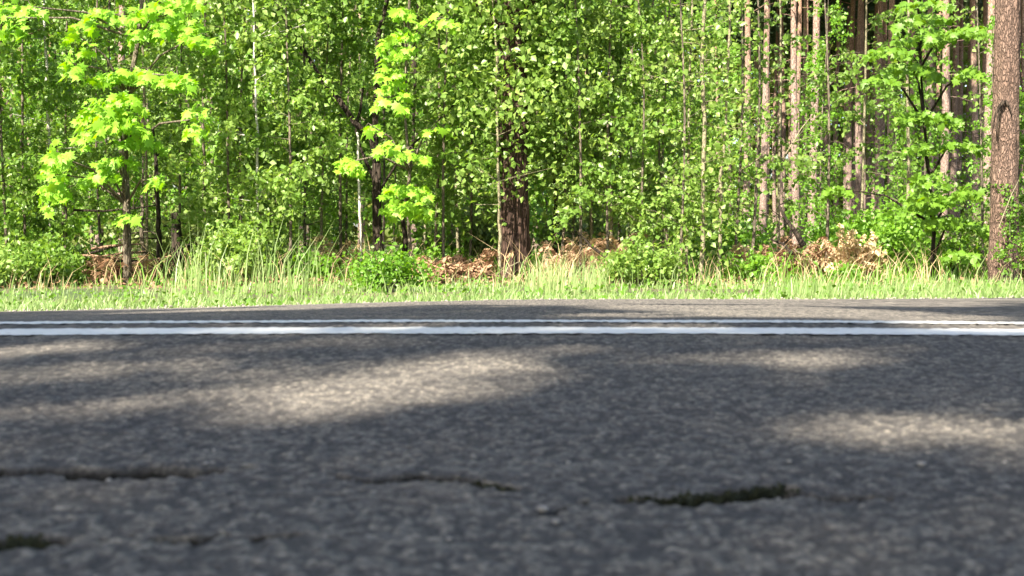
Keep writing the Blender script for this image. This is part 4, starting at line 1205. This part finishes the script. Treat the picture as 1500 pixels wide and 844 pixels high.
# ------------------------------------------------------------------ trees behind the camera that shade the road
# sunny gaps: centre and half size on the photo (pixels), turned to road coordinates; strength 1 = fully open
GAPS = [(575, 566, 165, 34, -.13, 1), (400, 582, 150, 13, -.08, .75), (150, 598, 190, 7, -.04, .5), (720, 548, 90, 12, -.1, .4),
        (40, 514, 120, 7, -.07, 1), (110, 546, 150, 9, -.08, .6), (-60, 556, 120, 9, -.08, .6), (720, 512, 80, 4, -.02, .8), (420, 506, 120, 5, -.03, .35),
        (1240, 529, 110, 6, 0, .8), (1395, 638, 125, 24, -.02, .95), (1480, 630, 60, 24, 0, .7), (40, 650, 90, 9, -.05, .4), (950, 524, 140, 5, -.02, .35), (400, 540, 250, 9, -.03, .3),
        (1000, 451, 120, 5, 0, .9), (1140, 456, 160, 9, 0, 1), (1290, 462, 140, 8, 0, .9), (1250, 445, 200, 4, 0, .9), (900, 442, 200, 2.5, 0, .8), (500, 449, 170, 3, -.03, 1), (700, 444, 140, 2.2, 0, .9), (300, 455, 130, 2.5, -.03, .8), (960, 462, 140, 4, 0, .6),
        (1480, 480, 90, 7, 0, 1), (560, 478, 110, 4, 0, .75), (930, 478, 110, 4, 0, .5), (350, 480, 80, 4, 0, .35), (1400, 441, 130, 2, 0, .5)]
GW = []
for bx, by, hw, hh, tl, stg in GAPS:
    c = unproj(bx, by); up = unproj(bx, by - hh); dn = unproj(bx, by + hh); l_ = unproj(bx - hw, by - tl * hw); r_ = unproj(bx + hw, by + tl * hw)
    cy_ = (up[1] + dn[1]) / 2; ry = (up[1] - dn[1]) / 2
    rx = (r_[0] - l_[0]) / 2; sh_ = (r_[1] - l_[1]) / (r_[0] - l_[0])
    GW.append((c[0], cy_, rx, ry, sh_, stg))
def openness(gx_, gy_):
    o = np.zeros(gx_.shape)
    for cx_, cy_, rx, ry, sh_, stg in GW:
        u = (gx_ - cx_) / (rx + .04); v = (gy_ - cy_ - sh_ * (gx_ - cx_)) / (ry + .04)
        d = u * u + v * v + .35 * (vnoise(gx_ / .11, gy_ / .11, 19) - .5)
        o = np.maximum(o, np.where(d < 1.0, stg, 0))
    return o
trees_b = [(-8.6, -4.4, 5.6), (-5.2, -4.6, 5.8), (-1.9, -4.3, 5.7), (1.5, -4.6, 5.9), (4.9, -4.4, 5.7), (-6.9, -6.6, 7.0), (-3.5, -6.4, 7.2), (0, -6.7, 7.0), (3.4, -6.4, 7.1)]
n = 330000
gx_ = rng.uniform(-7, 9, n); gy_ = rng.uniform(-1.6, 5.7 , n)
op_ = openness(gx_, gy_)
keep = rng.random(n) >= np.where(op_ > 0, 1 + np.log(np.clip(op_, .05, 1)) / 4.5, 0)
keep &= ~((gy_ > 5.35 + .25 * vnoise(gx_ / .5, gy_ * 0, 6)))
gx_, gy_ = gx_[keep], gy_[keep]; n = len(gx_)
H = rng.uniform(3.2, 8.8, n)
t = H / se
P = np.stack([gx_, gy_, base_z(gx_, gy_)], 1) - SUND[None] * t[:, None]
best = np.full(n, 9.0); own = np.zeros(n, int)
for i, (a, b, hc_) in enumerate(trees_b):
    q = ((P[:, 0] - a) / 2.6) ** 2 + ((P[:, 1] - b) / 2.4) ** 2 + ((P[:, 2] - hc_) / 2.6) ** 2
    m = q < best; best = np.where(m, q, best); own = np.where(m, i, own)
ok = best < 1.0
print('shade leaves', ok.sum(), 'of', n)
for i, (a, b, hc_) in enumerate(trees_b):
    sel = P[ok & (own == i)]
    o = bpy.data.objects.new('linden_tree', None); COL.objects.link(o); o.location = (a, b, -.22)
    tag(o, 'broad leaved tree on the near verge outside the photo, shading the road', 'tree', 'trees on the near verge outside the photo')
    mb = MB()
    mb.tube([np.array([0, 0, -.2]), np.array([.03, 0, 2]), np.array([-.05, .05, 4.5]), np.array([0, 0, hc_ + 1.5])], [.2, .15, .12, .03], 10, .04)
    link('trunk', mb.mesh('trunk', M_greybark), o)
    if len(sel):
        link('crown', leaves_mesh('crown', leaf_arrays(sel - np.array([a, b, -.22]), np.full(len(sel), .075), .2, 1.0, 0, .95), M_birch), o)
print('objects', len(bpy.data.objects), 'tris', sum(len(m.loops) - 2 * len(m.polygons) for m in bpy.data.meshes))
